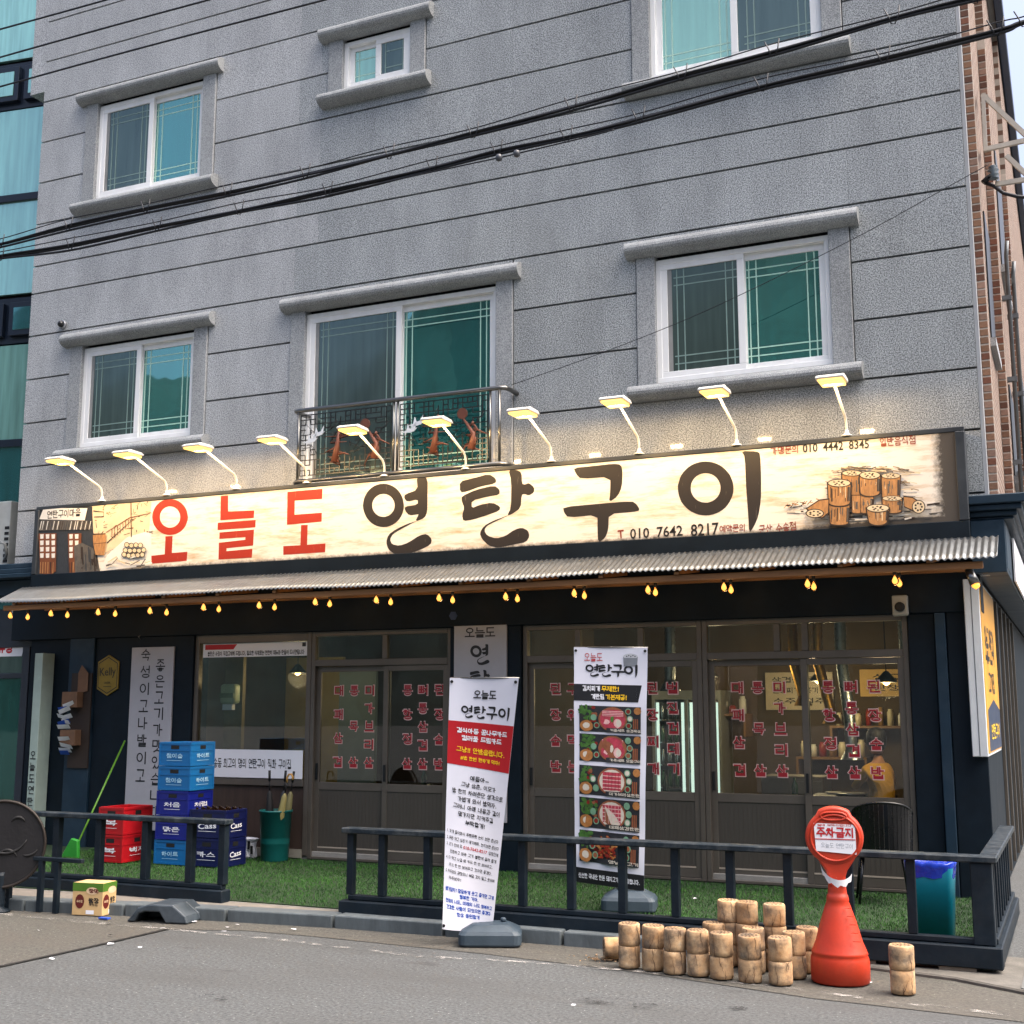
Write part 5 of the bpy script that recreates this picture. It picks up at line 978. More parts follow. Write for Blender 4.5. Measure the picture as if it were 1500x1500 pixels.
# side fence return at the far left (seen behind)
# low black railing and round carved disc at far left
lr=thing('low_railing','low black steel railing at the far left by the kerb','railing',(0,0,0)); a=atY(-25,1252,-3.42); b_=atY(122,1259,-3.42)
MB().box(a.x,b_.x,-3.44,-3.40,a.z-.02,a.z+.015).build('rail',m_fen,lr,bevel=.005)
for px in (14,60,84): p=atY(px,1290,-3.42); MB().box(p.x-.022,p.x+.022,-3.44,-3.40,.01,a.z-.021).build('leg',m_fen,lr)
dc=atY(4,1236,-3.55); ds=thing('round_face_plaque','dark round carved plaque with a smiling face at the far left','plaque',(dc.x,-3.55,0.0)); ds.rotation_euler=(0,0,R(30)); m_dsc=M('dark_bronze','#0f0e12',.55,var=.25,bump=.3,bscale=20)
R0=.37; zc=dc.z
MB().tube([(0,.03,zc),(0,-.03,zc)],R0,40).build('disc',m_dsc,ds,bevel=.01)
MB().tube([(R0*math.cos(t*.157),-.03,zc+R0*math.sin(t*.157)) for t in range(41)],.014,6,caps=False).build('rim',M('disc_rim','#2a2420',.5,metal=.3,var=.2),ds)
def arc(cx,cz,r,a0,a1,wd): return MB().tube([(cx+r*math.cos(a0+(a1-a0)*i/12),-.032,zc+cz+r*math.sin(a0+(a1-a0)*i/12)) for i in range(13)],[wd*math.sin(math.pi*(i+.6)/13.2)+.002 for i in range(13)],6)
for q in ((.03,.12,.2,R(205),R(335),.014),(-.09,.17,.06,R(20),R(160),.012),(.13,.17,.06,R(20),R(160),.012),(.05,-.14,.09,R(20),R(140),.011),(.22,.0,.1,R(250),R(330),.01)): arc(*q).build('carved_line',m_rub,ds)
MB().lathe([(.1,.005),(.1,.02),(.045,.04)]+[(.045+.008*(i%2),.06+i*.022) for i in range(14)]+[(.045,zc-.3)],(0,.0,0),14).build('ribbed_post',m_fen,ds)
# ------------------------------------------------------------------ yeontan ash briquettes
def ash_mat():
    m,t,b,N,L=nodes('briquette_ash'); tc=N('ShaderNodeTexCoord'); oi=N('ShaderNodeObjectInfo'); ad=N('ShaderNodeVectorMath'); ad.operation='ADD'; L(tc.outputs['Object'],ad.inputs[0]); ml=N('ShaderNodeVectorMath'); ml.operation='SCALE'; ml.inputs['Scale'].default_value=37; cx=N('ShaderNodeCombineXYZ'); L(oi.outputs['Random'],cx.inputs[0]); L(oi.outputs['Random'],cx.inputs[2]); L(cx.outputs[0],ml.inputs[0]); L(ml.outputs[0],ad.inputs[1])
    n=N('ShaderNodeTexNoise'); n.inputs['Scale'].default_value=9; n.inputs['Detail'].default_value=6; n.inputs['Roughness'].default_value=.65; L(ad.outputs[0],n.inputs[0])
    r=N('ShaderNodeValToRGB'); e=r.color_ramp.elements; e[0].position=.3; e[0].color=col4('#a97f55'); e[1].position=.62; e[1].color=col4('#c9a881'); e2=e.new(.8); e2.color=col4('#d8c8ae'); L(n.outputs[0],r.inputs[0])
    n2=N('ShaderNodeTexNoise'); n2.inputs['Scale'].default_value=7.5; n2.inputs['Detail'].default_value=7; n2.inputs['Roughness'].default_value=.7; of=N('ShaderNodeVectorMath'); of.operation='ADD'; of.inputs[1].default_value=(5,3,9); L(ad.outputs[0],of.inputs[0]); L(of.outputs[0],n2.inputs[0])
    q=N('ShaderNodeMapRange'); q.inputs[1].default_value=.44; q.inputs[2].default_value=.62; q.inputs[4].default_value=.78; L(n2.outputs[0],q.inputs[0]); mx=N('ShaderNodeMixRGB'); mx.inputs[2].default_value=col4('#5b5149'); L(q.outputs[0],mx.inputs[0]); L(r.outputs[0],mx.inputs[1])
    hs=N('ShaderNodeHueSaturation'); rr=N('ShaderNodeMapRange'); rr.inputs[3].default_value=.72; rr.inputs[4].default_value=1.14; L(oi.outputs['Random'],rr.inputs[0]); L(rr.outputs[0],hs.inputs['Value']); L(mx.outputs[0],hs.inputs['Color']); L(hs.outputs[0],b.inputs['Base Color']); b.inputs['Roughness'].default_value=.95
    bp=N('ShaderNodeBump'); bp.inputs['Strength'].default_value=.5; bp.inputs['Distance'].default_value=.006; n4=N('ShaderNodeTexNoise'); n4.inputs['Scale'].default_value=45; n4.inputs['Detail'].default_value=5; L(ad.outputs[0],n4.inputs[0]); L(n4.outputs[0],bp.inputs['Height']); L(bp.outputs[0],b.inputs['Normal'])
    return m
m_ash=ash_mat(); m_hole=M('briquette_hole','#241a14',.95,var=.3); m_cleft=M('ash_crack','#4a3020',.95,var=.3)
def briq_mesh(seed):
    rg=random.Random(seed); mb=MB(); ph=[rg.uniform(0,6.28) for _ in range(4)]
    wob=lambda i,j: .012*math.sin(3*j*.26+ph[0]+i*.3)+.01*math.sin(7*j*.26+ph[1])+rg.uniform(-.006,.006)
    H=.143; mb.lathe([(.069,0),(.0745,.004),(.0755,.03),(.0748,.07),(.0755,.11),(.074,.137),(.069,H)],(0,0,0),24,0,wob=wob)
    for ring_r,n in ((.0,1),(.024,6),(.048,11)):
        for k in range(n):
            a=6.283*k/n+.3; mb.disc((ring_r*math.cos(a),ring_r*math.sin(a),H+.0012),(0,0,1),.0075,8,1)
    for c in range(rg.choice([1,2,2,3])):   # cracks running down the side
        a=rg.uniform(3.6,6.0); z=rg.choice([H-.002,.005]); sgn=-1 if z>.05 else 1; pts=[]
        for k in range(rg.randint(4,7)): pts.append((.0768*math.cos(a),.0768*math.sin(a),z)); a+=rg.uniform(-.12,.12); z+=sgn*rg.uniform(.01,.024)
        mb.tube(pts,[.0014*(1-k/len(pts))+.0004 for k in range(len(pts))],4,2)
    me=mb.build('briquette',[m_ash,m_hole,m_cleft]); d=me.data; bpy.data.objects.remove(me); return d
BM=[briq_mesh(s) for s in range(7)]
_bn=[0]
def briquette(x,y,z,lab,tilt=0):
    _bn[0]+=1; o=bpy.data.objects.new('briquette',BM[_bn[0]%7]); COL.objects.link(o); o.location=(x,y,z); o.rotation_euler=(tilt,random.uniform(-.02,.02),random.uniform(-.7,.7)); s=random.uniform(.97,1.03); o.scale=(s,s,1.0)
    return tag(o,lab,'briquette','spent briquettes stacked by the road')
H=.1445
front=[(390,735),(508,748),(615,765),(732,775),(845,790),(985,805),(1135,818)]
for i,(cx,cy) in enumerate(front):
    p=atZ(800+cx/3.333,1200+cy/3.333-1.5,0.012); p.y+=.07
    briquette(p.x,p.y,.0125,'bottom ash briquette of the %s front-row stack counted from the left'%ORD[i]); briquette(p.x+random.uniform(-.006,.006),p.y+random.uniform(-.006,.006),.0125+H,'top ash briquette of the %s front-row stack counted from the left'%ORD[i],tilt=random.uniform(-.02,.02) if i!=5 else .06)
back=[(800,1),(878,0),(925,2),(972,0),(1030,2),(1118,0),(1205,2),(1275,1)]
rows=[(818,-3.28,2,'leftmost'),(895,-3.2,3,'second'),(985,-3.22,3,'third'),(1120,-3.24,3,'fourth'),(1275,-3.2,2,'rightmost')]
for cx,yy,n,w_ in rows:
    zt={2:560,3:430}[n]; p=atY(800+cx/3.333,1200+600/3.333,yy)
    for k in range(n): briquette(p.x+random.uniform(-.004,.004),yy,.0125+k*H,'%s ash briquette of the %s back-row stack'%({2:['lower','upper'],3:['lowest','middle','topmost']}[n][k],w_))
for cx,yy,w_ in ((1012,-3.37,'between the fifth and sixth front stacks'),(1210,-3.42,'squeezed beside the red parking cone')):
    p=atY(800+cx/3.333,1200+600/3.333,yy)
    for k in range(2): briquette(p.x,yy,.0125+k*H,'%s ash briquette of the second-row stack %s'%(['lower','upper'][k],w_))
p=atZ(1321,1458,.012); p.y+=.07
for k in range(2): briquette(p.x,p.y,.0125+k*H,'%s ash briquette of the lone stack right of the red cone'%['lower','upper'][k])
p=atZ(888,1408,.012); o=briquette(p.x+.09,p.y+.14,.0125+.077,'broken ash briquette lying on its side left of the stacks'); o.rotation_euler=(R(90),0,R(-62)); o.location.y-=.02
rg=random.Random(9); mb=MB()
for k in range(90):
    a=rg.uniform(0,6.28); d=abs(rg.gauss(0,.11)); x,y,s=p.x-.02+d*math.cos(a)*1.3,p.y+.04+d*math.sin(a)*.6,rg.uniform(.004,.016)
    vv=[Vector((rg.uniform(-1,1),rg.uniform(-1,1),rg.uniform(0,1.2)))*s for _ in range(5)]; mb.add([(x+q.x,y+q.y,.012+abs(q.z)) for q in vv],[(0,1,2),(0,1,3),(1,2,4),(0,3,4),(2,3,4),(0,2,3)])
struct(mb.build('ash_crumbs',m_ash),'stuff')
# ------------------------------------------------------------------ red no-parking cone
m_or=M('orange_red_plastic','#b83318',.45,var=.16,scale=5,dirt='#7c3a2a',dirt_amt=.5,dscale=4,spec=.5,bump=.05)
bp_=atZ(1225,1446,.01); cn=thing('parking_cone','orange-red plastic no-parking stand with round head beside the briquettes','parking stand',(bp_.x,bp_.y+.17,.01)); cn.rotation_euler=(0,0,R(8)); cn.scale=(1,1,.945)
MB().lathe([(.175,0),(.187,.012),(.188,.13),(.184,.165),(.176,.185),(.181,.192),(.176,.205),(.15,.27),(.115,.4),(.083,.5),(.071,.535),(.073,.54),(.068,.575),(.062,.582),(.06,.6),(.055,.66),(.056,.70)],(0,0,0),32,sx=1,sy=.86).build('base',m_or,cn)
for k in range(5): MB().box(.045+k*.011,.085+k*.013,-.083-k*.0125,-.074-k*.0125,.5-k*.052,.504-k*.052).build('moulded_step',m_or,cn)
cv=bpy.data.curves.new('head','CURVE'); cv.dimensions='2D'; cv.fill_mode='BOTH'; cv.extrude=.035; cv.bevel_depth=.018; cv.bevel_resolution=3
def spl(p):
    s=cv.splines.new('POLY'); s.points.add(len(p)-1); s.use_cyclic_u=True
    for q,a in zip(s.points,p): q.co=(a[0],a[1],0,1)
zc=.965; rh=.168
spl([(rh*math.cos(a*6.2832/48),rh*1.0*math.sin(a*6.2832/48)+(.025 if math.sin(a*6.2832/48)>.8 else 0)) for a in range(48)])
spl([(.05*math.cos(a*6.2832/16)+(.022 if math.cos(a*6.2832/16)>0 else -.022)-.008,.018*math.sin(a*6.2832/16)+.146) for a in range(16)][::-1])
ob=bpy.data.objects.new('t',cv); me=bpy.data.meshes.new_from_object(ob); bpy.data.objects.remove(ob); me.materials.clear(); me.materials.append(m_or); me.name='head'
for p_ in me.polygons: p_.material_index=0
MB().prism([(-.055,.64),(-.056,.70),(-.07,.745),(-.1,.79),(-.135,.85),(-.12,.9),(.12,.9),(.135,.85),(.1,.79),(.07,.745),(.056,.70),(.055,.64)],'y',-.048,.048).build('neck',m_or,cn,bevel=.015,seg=2)
ho=bpy.data.objects.new('head',me); COL.objects.link(ho); ho.parent=cn; ho.rotation_euler=(R(90),0,0); ho.location=(-.005,0,zc)
MB().tube([(.155*math.cos(t*.157),-.053,zc+.155*math.sin(t*.157)) for t in range(41)],.009,6,caps=False).build('head_rim',m_or,cn)
MB().tube([(-.005+.06*math.cos(t*.314)+(.022 if math.cos(t*.314)>0 else -.022),-.054,zc+.146+.026*math.sin(t*.314)) for t in range(21)],.008,6,caps=False).build('handle_rim',m_or,cn)
MB().add([(-.132,-.058,zc+.098),(.13,-.058,zc+.092),(.133,-.058,zc-.108),(-.122,-.058,zc-.09)],[(0,1,2,3)]).build('notice_sheet',m_white,cn)
mb=MB(); f2=planeY(-.0585); put_text(mb,f2,'주차금지',.0,zc+.038,w=.235,h=.07,bold=.05,m=0); put_text(mb,f2,'절대 부탁드립니다',0,zc+.086,w=.22,h=.014,bold=.03,m=0); mb.box(-.128,.13,-.0605,-.0592,zc-.012,zc-.006,0); put_text(mb,f2,'오늘도 연탄구이',.01,zc-.052,w=.2,h=.032,bold=-.02,m=1,rot=-.03); struct(mb.build('print',[m_red,M('pen_grey','#5c6a7c',.6)],cn),'stuff')
mb=MB(); P=[]; n=14
for i in range(n):
    a=-2.9+2.6*i/(n-1); zz=.78-.075*math.sin((i/(n-1))*math.pi*.9)-(.03*i/(n-1)); r_=.098
    P.append((r_*math.cos(a)*1.05,r_*math.sin(a),zz)); 
mb.add(P+[(x*.93,y*.93,z-.045-.01*math.sin(i*2.1)) for i,(x,y,z) in enumerate(P)],[(i,i+1,n+i+1,n+i) for i in range(n-1)],0,True); o=mb.build('torn_paper',m_white,cn,fix=False)
# ------------------------------------------------------------------ banner stands
m_base=M('water_base_plastic','#2d3c48',.55,var=.2,scale=4,dirt='#5c656b',dirt_amt=.3,bump=.08)
def water_base(t,x,y,z,w_,d_,h_,rz,mat=m_base):
    mb=MB(); prof=[]
    lo=[(-w_/2,-d_/2),(w_/2,-d_/2),(w_/2,d_/2),(-w_/2,d_/2)]
    def rr(s,z_,c=.05):
        out=[]; a,b_=w_/2*s,d_/2*s
        for sx,sy,a0 in ((1,1,0),(-1,1,90),(-1,-1,180),(1,-1,270)):
            for k in range(4): an=R(a0+k*30); out.append((sx*(a-c)+c*math.cos(an),sy*(b_-c)+c*math.sin(an),z_))
        return out
    lv=[rr(.97,0),rr(1,.015),rr(1,h_*.55),rr(.92,h_*.72),rr(.6,h_*.98,.04),rr(.55,h_,.03)]; k=len(lv[0]); vs=[q for l in lv for q in l]
    fs=[(i*k+j,i*k+(j+1)%k,(i+1)*k+(j+1)%k,(i+1)*k+j) for i in range(len(lv)-1) for j in range(k)]+[tuple(range(k))[::-1],tuple((len(lv)-1)*k+j for j in range(k))]
    mb.add(vs,fs,0,False); mb.lathe([(.022,h_),(.022,h_+.03)],(w_*.2,d_*.1,0),10); o=mb.build('water_base',mat,t,bevel=.006); o.location=(x,y,z); o.rotation_euler=(0,0,rz); return o
def sheet(t,fn,name,mat,nu=8,nv=24,u0=0,u1=1,v0=0,v1=1,d=0):
    vs=[fn(u0+(u1-u0)*i/nu,v0+(v1-v0)*j/nv,d) for j in range(nv+1) for i in range(nu+1)]; fs=[(j*(nu+1)+i,j*(nu+1)+i+1,(j+1)*(nu+1)+i+1,(j+1)*(nu+1)+i) for j in range(nv) for i in range(nu)]
    return MB().add(vs,fs,0,True).build(name,mat,t,fix=False)
def rect(mb,fn,u0,u1,v0,v1,d,m,n=6): 
    for i in range(n):
        a,b_=u0+(u1-u0)*i/n,u0+(u1-u0)*(i+1)/n
        for j in range(n): c,e=v0+(v1-v0)*j/n,v0+(v1-v0)*(j+1)/n; mb.quad(fn(a,c,d),fn(b_,c,d),fn(b_,e,d),fn(a,e,d),m)
m_vin=M('banner_vinyl','#e3e4f0',.4,var=.04,scale=3)
# banner 1: by the kerb, twisted on its pole
TL,TR,BL,BR=atY(659,993,-3.38),atY(760,993,-3.38),atY(648,1361,-3.38),atY(722,1367,-3.06)
def b1(u,v,d):       # u 0..1 left-right, v 0..1 bottom-top
    L_=BL.lerp(TL,v); R_=BR.lerp(TR,v**1.1); p=L_.lerp(R_,u); bow=.02*math.sin(math.pi*u)*math.sin(v*5+.4)+.012*math.sin(u*7)*(1-v); nrm=Vector((0,-1,0)).lerp(Vector((-.5,-.85,0)),1-v).normalized()
    return p+nrm*(bow+d)
bn=thing('banner_stand','tall white banner with red panel and small lettering at the kerb','banner stand',(0,0,0))
sheet(bn,b1,'banner_sheet',m_vin)
mb=MB(); rect(mb,b1,.0,.999,.655,.828,.0025,0,8); mb.build('red_panel',m_red,bn,fix=False)
mb=MB()
def t1(body,v,w_,h_,m,bold=.0,u=.52,al='c'): put_text(mb,b1,body,u,v,w=w_,h=h_,bold=bold,m=m,d=.0045,align=al)
t1('오늘도',.936,.34,.034,0,.03)
for i,ch in enumerate('연탄구이'):
    vs,fs=BRUSH[ch]; mb.add([b1(.27+.185*i+a*.17,.868+b_*.05,.004) for a,b_ in vs],fs,0)
t1('결식아동 꿈나무카드',.793,.78,.021,1,.05); t1('컬러풀 드림카드',.764,.62,.021,1,.05); t1('그냥!! 안받을랍니다.',.718,.76,.022,2,.04); t1('#밥 한번 편하게 먹자!',.686,.62,.016,2,.05)
for s_,v,w_ in (('얘들아--',.612,.3),('그냥 삼촌, 이모가',.583,.56),('밥 한끼 차려준단 생각으로',.554,.84),('가볍게 와서 밥먹자.',.525,.64),('그러니 아래 내용과 같이',.496,.78),('몇가지만 지켜주길',.467,.58),('부탁할게!',.438,.32)): t1(s_,v,w_,.0195,0,.025,.53)
for s_,v,w_,u in (('1. 가게 들어와서 쭈뼛쭈뼛 눈치 보면 혼난다',.392,.9,.05),('2. 뭐든 먹고 싶은거 얘기해라. 눈치보면 혼난다',.366,.92,.05),('3. 오기 전에 꼭',.341,.3,.05),('입장전에',.341,.17,.8),('전화하고 와라 고기 불판에 올려 줄게',.314,.82,.13),('4. 다 먹고 나갈 때 카드 한 번 보여주고,',.288,.84,.05),('미소 한 번 보여주고 갔으면 좋겠다.',.262,.76,.13),('5. 자주와도 괜찮으니 부담 갖지 말고 웃으며',.235,.9,.05),('자주보자!',.21,.24,.13)): t1(s_,v,w_,.014,0,.02,u,'l')
t1('010-7642-8217',.341,.4,.013,3,.02,.37,'l')
for s_,v,w_ in (('별거없지? 당당하게 웃고 즐기면 그게',.165,.9),('행복한 거야.',.142,.32),('현재의 너도, 미래의 너도 행복하고',.118,.88),('건강한 사람이 되었으면 좋겠다',.094,.84),('항상 응원할게',.068,.4)): t1(s_,v,w_,.018,4,.05,.52)
struct(mb.build('banner_print',[m_ink,m_white,m_yel,m_red,m_blu],bn,fix=False),'stuff')
for u,v in ((.035,.985),(.965,.985),(.05,.015)): c=Vector(b1(u,v,.005)); MB().tube([c,c+Vector((0,-.006,0))],.012,10).build('eyelet',m_rub,bn)
pp_=atZ(702,1388,.01); MB().tube([(BL.lerp(BR,.4).x,-3.12,.1),((TL.x+TR.x)/2,-3.35,TL.z+.005)],.008,6).build('pole',m_steel,bn); MB().tube([TL+Vector((0,.012,0)),TR+Vector((0,.012,0))],.006,6).build('cross_bar',m_steel,bn)
water_base(bn,pp_.x,pp_.y+.2,.01,.47,.36,.15,R(22))
# banner 2: menu with photographs, on the turf
bz=TZ+.02; q0=atZ(914,1334,bz); Y2=q0.y+.14
TL2,TR2,BL2,BR2=atY(840.6,948,Y2),atY(948.6,948.5,Y2),atY(842,1291,Y2),atY(943.5,1305,Y2)
def b2(u,v,d): p=BL2.lerp(TL2,v).lerp(BR2.lerp(TR2,v),u); return p+Vector((0,-1,0))*(d+.014*math.sin(math.pi*u)*math.sin(v*4+.5)+.004*math.sin(v*19))
bn2=thing('banner_stand','white menu banner with five meat photographs standing on the turf','banner stand',(0,0,0)); sheet(bn2,b2,'banner_sheet',m_vin)
mb=MB(); rect(mb,b2,.0,.86,.768,.84,.0025,0,6); mb.add([b2(.86,.768,.0025),b2(.885,.768,.0025),b2(.93,.84,.0025),b2(.86,.84,.0025)],[(0,1,2,3)]); mb.build('black_panel',m_ink,bn2,fix=False); mb=MB(); rect(mb,b2,.0,1,.0,.062,.0025,0,6); mb.build('black_panel',m_ink,bn2,fix=False)
mb=MB()
def t2(body,v,w_,h_,m,bold=.0,u=.5,al='c'): put_text(mb,b2,body,u,v,w=w_,h=h_,bold=bold,m=m,d=.0045,align=al)
t2('오늘도',.957,.25,.036,3,.0,.14,'l')
for i,ch in enumerate('연탄구이'): vs,fs=BRUSH[ch]; mb.add([b2(.25+.175*i+a*.18,.9+b_*.055,.004) for a,b_ in vs],fs,0)
t2('김치찌개',.822,.24,.024,1,.05,.12,'l'); t2('무제한!',.822,.24,.024,2,.05,.38,'l'); t2('계란찜',.787,.18,.024,1,.05,.24,'l'); t2('기본제공!',.787,.29,.024,2,.05,.44,'l'); t2('신선한 국내산 한돈 돼지고기만 사용합니다.',.03,.88,.022,1,.05)
mb.add([b2(.77+.1*math.cos(a*.52),.962+.012*math.sin(a*.52),.004) for a in range(12)],[tuple(range(12))],4); mb.add([b2(.67,.96,.0038),b2(.68,.92,.0038),b2(.86,.92,.0038),b2(.87,.96,.0038)],[(0,1,2,3)],5)
for a in range(5): mb.add([b2(.72+.028*a+.009*math.cos(k),.962+.003*math.sin(k)+.003*(a%2),.0048) for k in range(6)],[tuple(range(6))],0)
struct(mb.build('banner_print',[m_ink,m_white,m_yel,m_red,M('print_pale_grey','#c4c7cc',.5),M('print_mid_grey','#80858c',.5)],bn2,fix=False),'stuff')
PH=[M('photo_%s'%n,c,.45,var=v_,scale=30) for n,c,v_ in (('slate','#23262b',.3),('leaf','#3f6a2a',.5),('meat','#b03a4c',.35),('fat','#e2b3b0',.2),('plate','#8a5236',.2),('jade','#6f9a7d',.2),('bun','#a9713c',.3),('sauce','#7c1d12',.3),('white','#cfc7b8',.1),('chilli','#8f2a12',.6))]
def photo(v0,v1,kind,cap):
    mb=MB(); rect(mb,b2,.075,.925,v0,v1,.003,0,4); H_=v1-v0; asp=.85/ (H_*3.2); rg=random.Random(kind)
    L=[.0034]
    def el(u,v,ru,rv,m,k=12,jit=0):
        L[0]+=.00012; mb.add([b2(.075+.85*(u+ru*math.cos(6.283*i/k)*(1+rg.uniform(-jit,jit))),v0+H_*(v+rv*math.sin(6.283*i/k)*(1+rg.uniform(-jit,jit))),L[0]) for i in range(k)],[tuple(range(k))],m)
    def bx(u0,u1,a,b_,m): L[0]+=.00012; mb.add([b2(.075+.85*u,v0+H_*v,L[0]) for u,v in ((u0,a),(u1,a),(u1,b_),(u0,b_))],[(0,1,2,3)],m)
    for k in range(26): el(rg.uniform(.02,.22),rg.uniform(.45,.97),rg.uniform(.02,.045),rg.uniform(.03,.1),1,7,.4)
    for k in range(8): el(rg.uniform(.12,.3),rg.uniform(.3,.95),.03,.06,rg.choice([1,4,7]),7,.4)
    if kind==5:
        el(.45,.5,.3,.52,0,18); 
        for k in range(150): a=rg.uniform(0,6.28); r_=rg.uniform(0,.9)**.6; el(.46+.22*r_*math.cos(a),.5+.4*r_*math.sin(a),rg.uniform(.01,.03),rg.uniform(.02,.06),rg.choice([9,9,7,6]),6,.4)
    else:
        el(.55,.5,.235,.47,4,20); el(.55,.5,.205,.41,8 if kind>2 else 2,20)
        if kind<=2:
            bx(.38,.72,.62,.82,3); 
            for r_ in range(3): bx(.38,.72,.64+r_*.06,.67+r_*.06,2)
            el(.45,.38,.09,.2,2,12,.1); el(.45,.38,.05,.1,3,9,.3); el(.63,.36,.06,.18,3,12,.1); el(.65,.36,.045,.14,8,9,.1); el(.54,.5,.03,.13,1 if kind==1 else 8,8,.2)
        else:
            for r_ in range(5): bx(.4,.7,.18+r_*.13,.295+r_*.13,2); 
            for r_ in range(5 if kind==4 else 4): bx(.4,.7,.28+r_*.13,.305+r_*.13,3); 
            for c in range(5): bx(.44+c*.055,.446+c*.055,.2,.82,3 if kind==4 else 7)
    el(.12,.22,.11,.22,6,14,.05); el(.12,.24,.06,.12,8,10,.1)
    for (u,v) in ((.24,.55),(.29,.25),(.8,.82),(.83,.55),(.81,.28)): el(u,v,.05,.12,5,12); el(u,v,.035,.085,rg.choice([7,4,8,5]),10)
    for k in range(3): bx(.88+k*.03,.9+k*.03,.1,.55,4)
    el(.95,.85,.06,.14,6,10); bx(.45,1,0,.17,0)
    L[0]+=.0003; put_text(mb,b2,cap,.72,v0+H_*.09,w=.42,h=H_*.11,bold=.04,m=8,d=L[0]); struct(mb.build('menu_photo',PH,bn2,fix=False),'stuff')
for (a,b_,k,cap) in ((.637,.748,1,'커플세트 삼겹목살'),(.511,.627,2,'가족세트 모둠구이'),(.37,.493,3,'미가브리살한판'),(.232,.358,4,'대패삼겹한판'),(.09,.22,5,'양념불고기')): photo(a,b_,k,cap)
for u,v in ((.03,.985),(.97,.985)): c=Vector(b2(u,v,.005)); MB().tube([c,c+Vector((0,-.006,0))],.012,10).build('eyelet',m_rub,bn2)
MB().tube([((BL2.x+BR2.x)/2+.06,Y2+.05,bz),((TL2.x+TR2.x)/2,Y2+.025,TL2.z)],.009,6).build('pole',m_steel,bn2); MB().tube([TL2+Vector((0,.012,0)),TR2+Vector((0,.012,0))],.006,6).build('cross_bar',m_steel,bn2); MB().tube([BL2+Vector((0,.012,0)),BR2+Vector((0,.012,0))],.006,6).build('cross_bar',m_steel,bn2)
water_base(bn2,q0.x-.01,Y2+.03,TZ+.004,.45,.34,.16,R(14))
# spare base lying by the kerb
g_=atZ(222,1352,.01); sb=thing('spare_banner_base','grey plastic banner base lying upside down at the kerb','banner base',(0,0,0)); mb=MB()
w_,d_=.56,.36; outer=[(-w_/2,0),(-w_/2+.1,.115),(-w_/2+.2,.145),(w_/2-.14,.145),(w_/2-.02,.06),(w_/2,0)]
inner=[(-w_/2+.07,0),(-w_/2+.11,.065),(-w_/2+.16,.085),(.02,.085),(.08,0)]
prof=outer+inner[::-1]
mb.prism(prof,'y',-d_/2,d_/2*.2); mb.prism(outer,'y',d_/2*.2+.001,d_/2); o=mb.build('shell',M('grey_base_plastic','#2a343c',.5,var=.2,dirt='#7a8188',dirt_amt=.4),sb,bevel=.012,seg=2); o.location=(g_.x,g_.y+.2,.009); o.rotation_euler=(0,0,R(10))
# carton of sauce
g_=atZ(120,1342,.01); ct=thing('sauce_carton','small beige carton with green top band standing at the kerb','carton',(g_.x,g_.y+.14,.01)); ct.rotation_euler=(0,0,R(8)); cw,cdp,ch=.30,.2,.27
m_cb=M('carton_beige','#c9a877',.7,var=.12,scale=8); m_cg=M('carton_green','#4a7420',.6,var=.15); m_cr=M('carton_maroon','#5c1712',.6)
MB().box(-cw/2,cw/2,-cdp/2,cdp/2,0,ch).build('box',m_cb,ct,bevel=.003)
mb=MB(); fA=lambda u,v,d:(u,-cdp/2-d,v); fB=lambda u,v,d:(cw/2+d,u,v)
for fn,hw in ((fA,cw/2),(fB,cdp/2)):
    mb.quad(fn(-hw,.2,.0015),fn(hw,.2,.0015),fn(hw,ch,.0015),fn(-hw,ch,.0015),0); mb.add([fn(-hw*.5+.045*math.cos(t*.52),.115+.06*math.sin(t*.52),.002) for t in range(12)],[tuple(range(12))],1); mb.add([fn(hw*.3+.06*math.cos(t*.52),.205+.03*math.sin(t*.52),.0025) for t in range(12)],[tuple(range(12))],3); put_text(mb,fn,'쌈장',hw*.42,.125,w=hw*.7,h=.045,bold=.05,m=2,d=.002); put_text(mb,fn,'맛있는',hw*.42,.09,w=hw*.6,h=.02,bold=.03,m=2,d=.002); put_text(mb,fn,'우리장',-hw*.5,.115,w=.06,h=.022,bold=.03,m=3,d=.003); mb.quad(fn(-.01,.012,.002),fn(.07,.012,.002),fn(.07,.045,.002),fn(-.01,.045,.002),4)
put_text(mb,fA,'장맛',cw*.2,.205,w=.1,h=.035,bold=.06,m=1,d=.0035); struct(mb.build('print',[m_cg,m_cr,m_ink,M('carton_cream','#dcbf9a',.6),m_white],ct),'stuff')
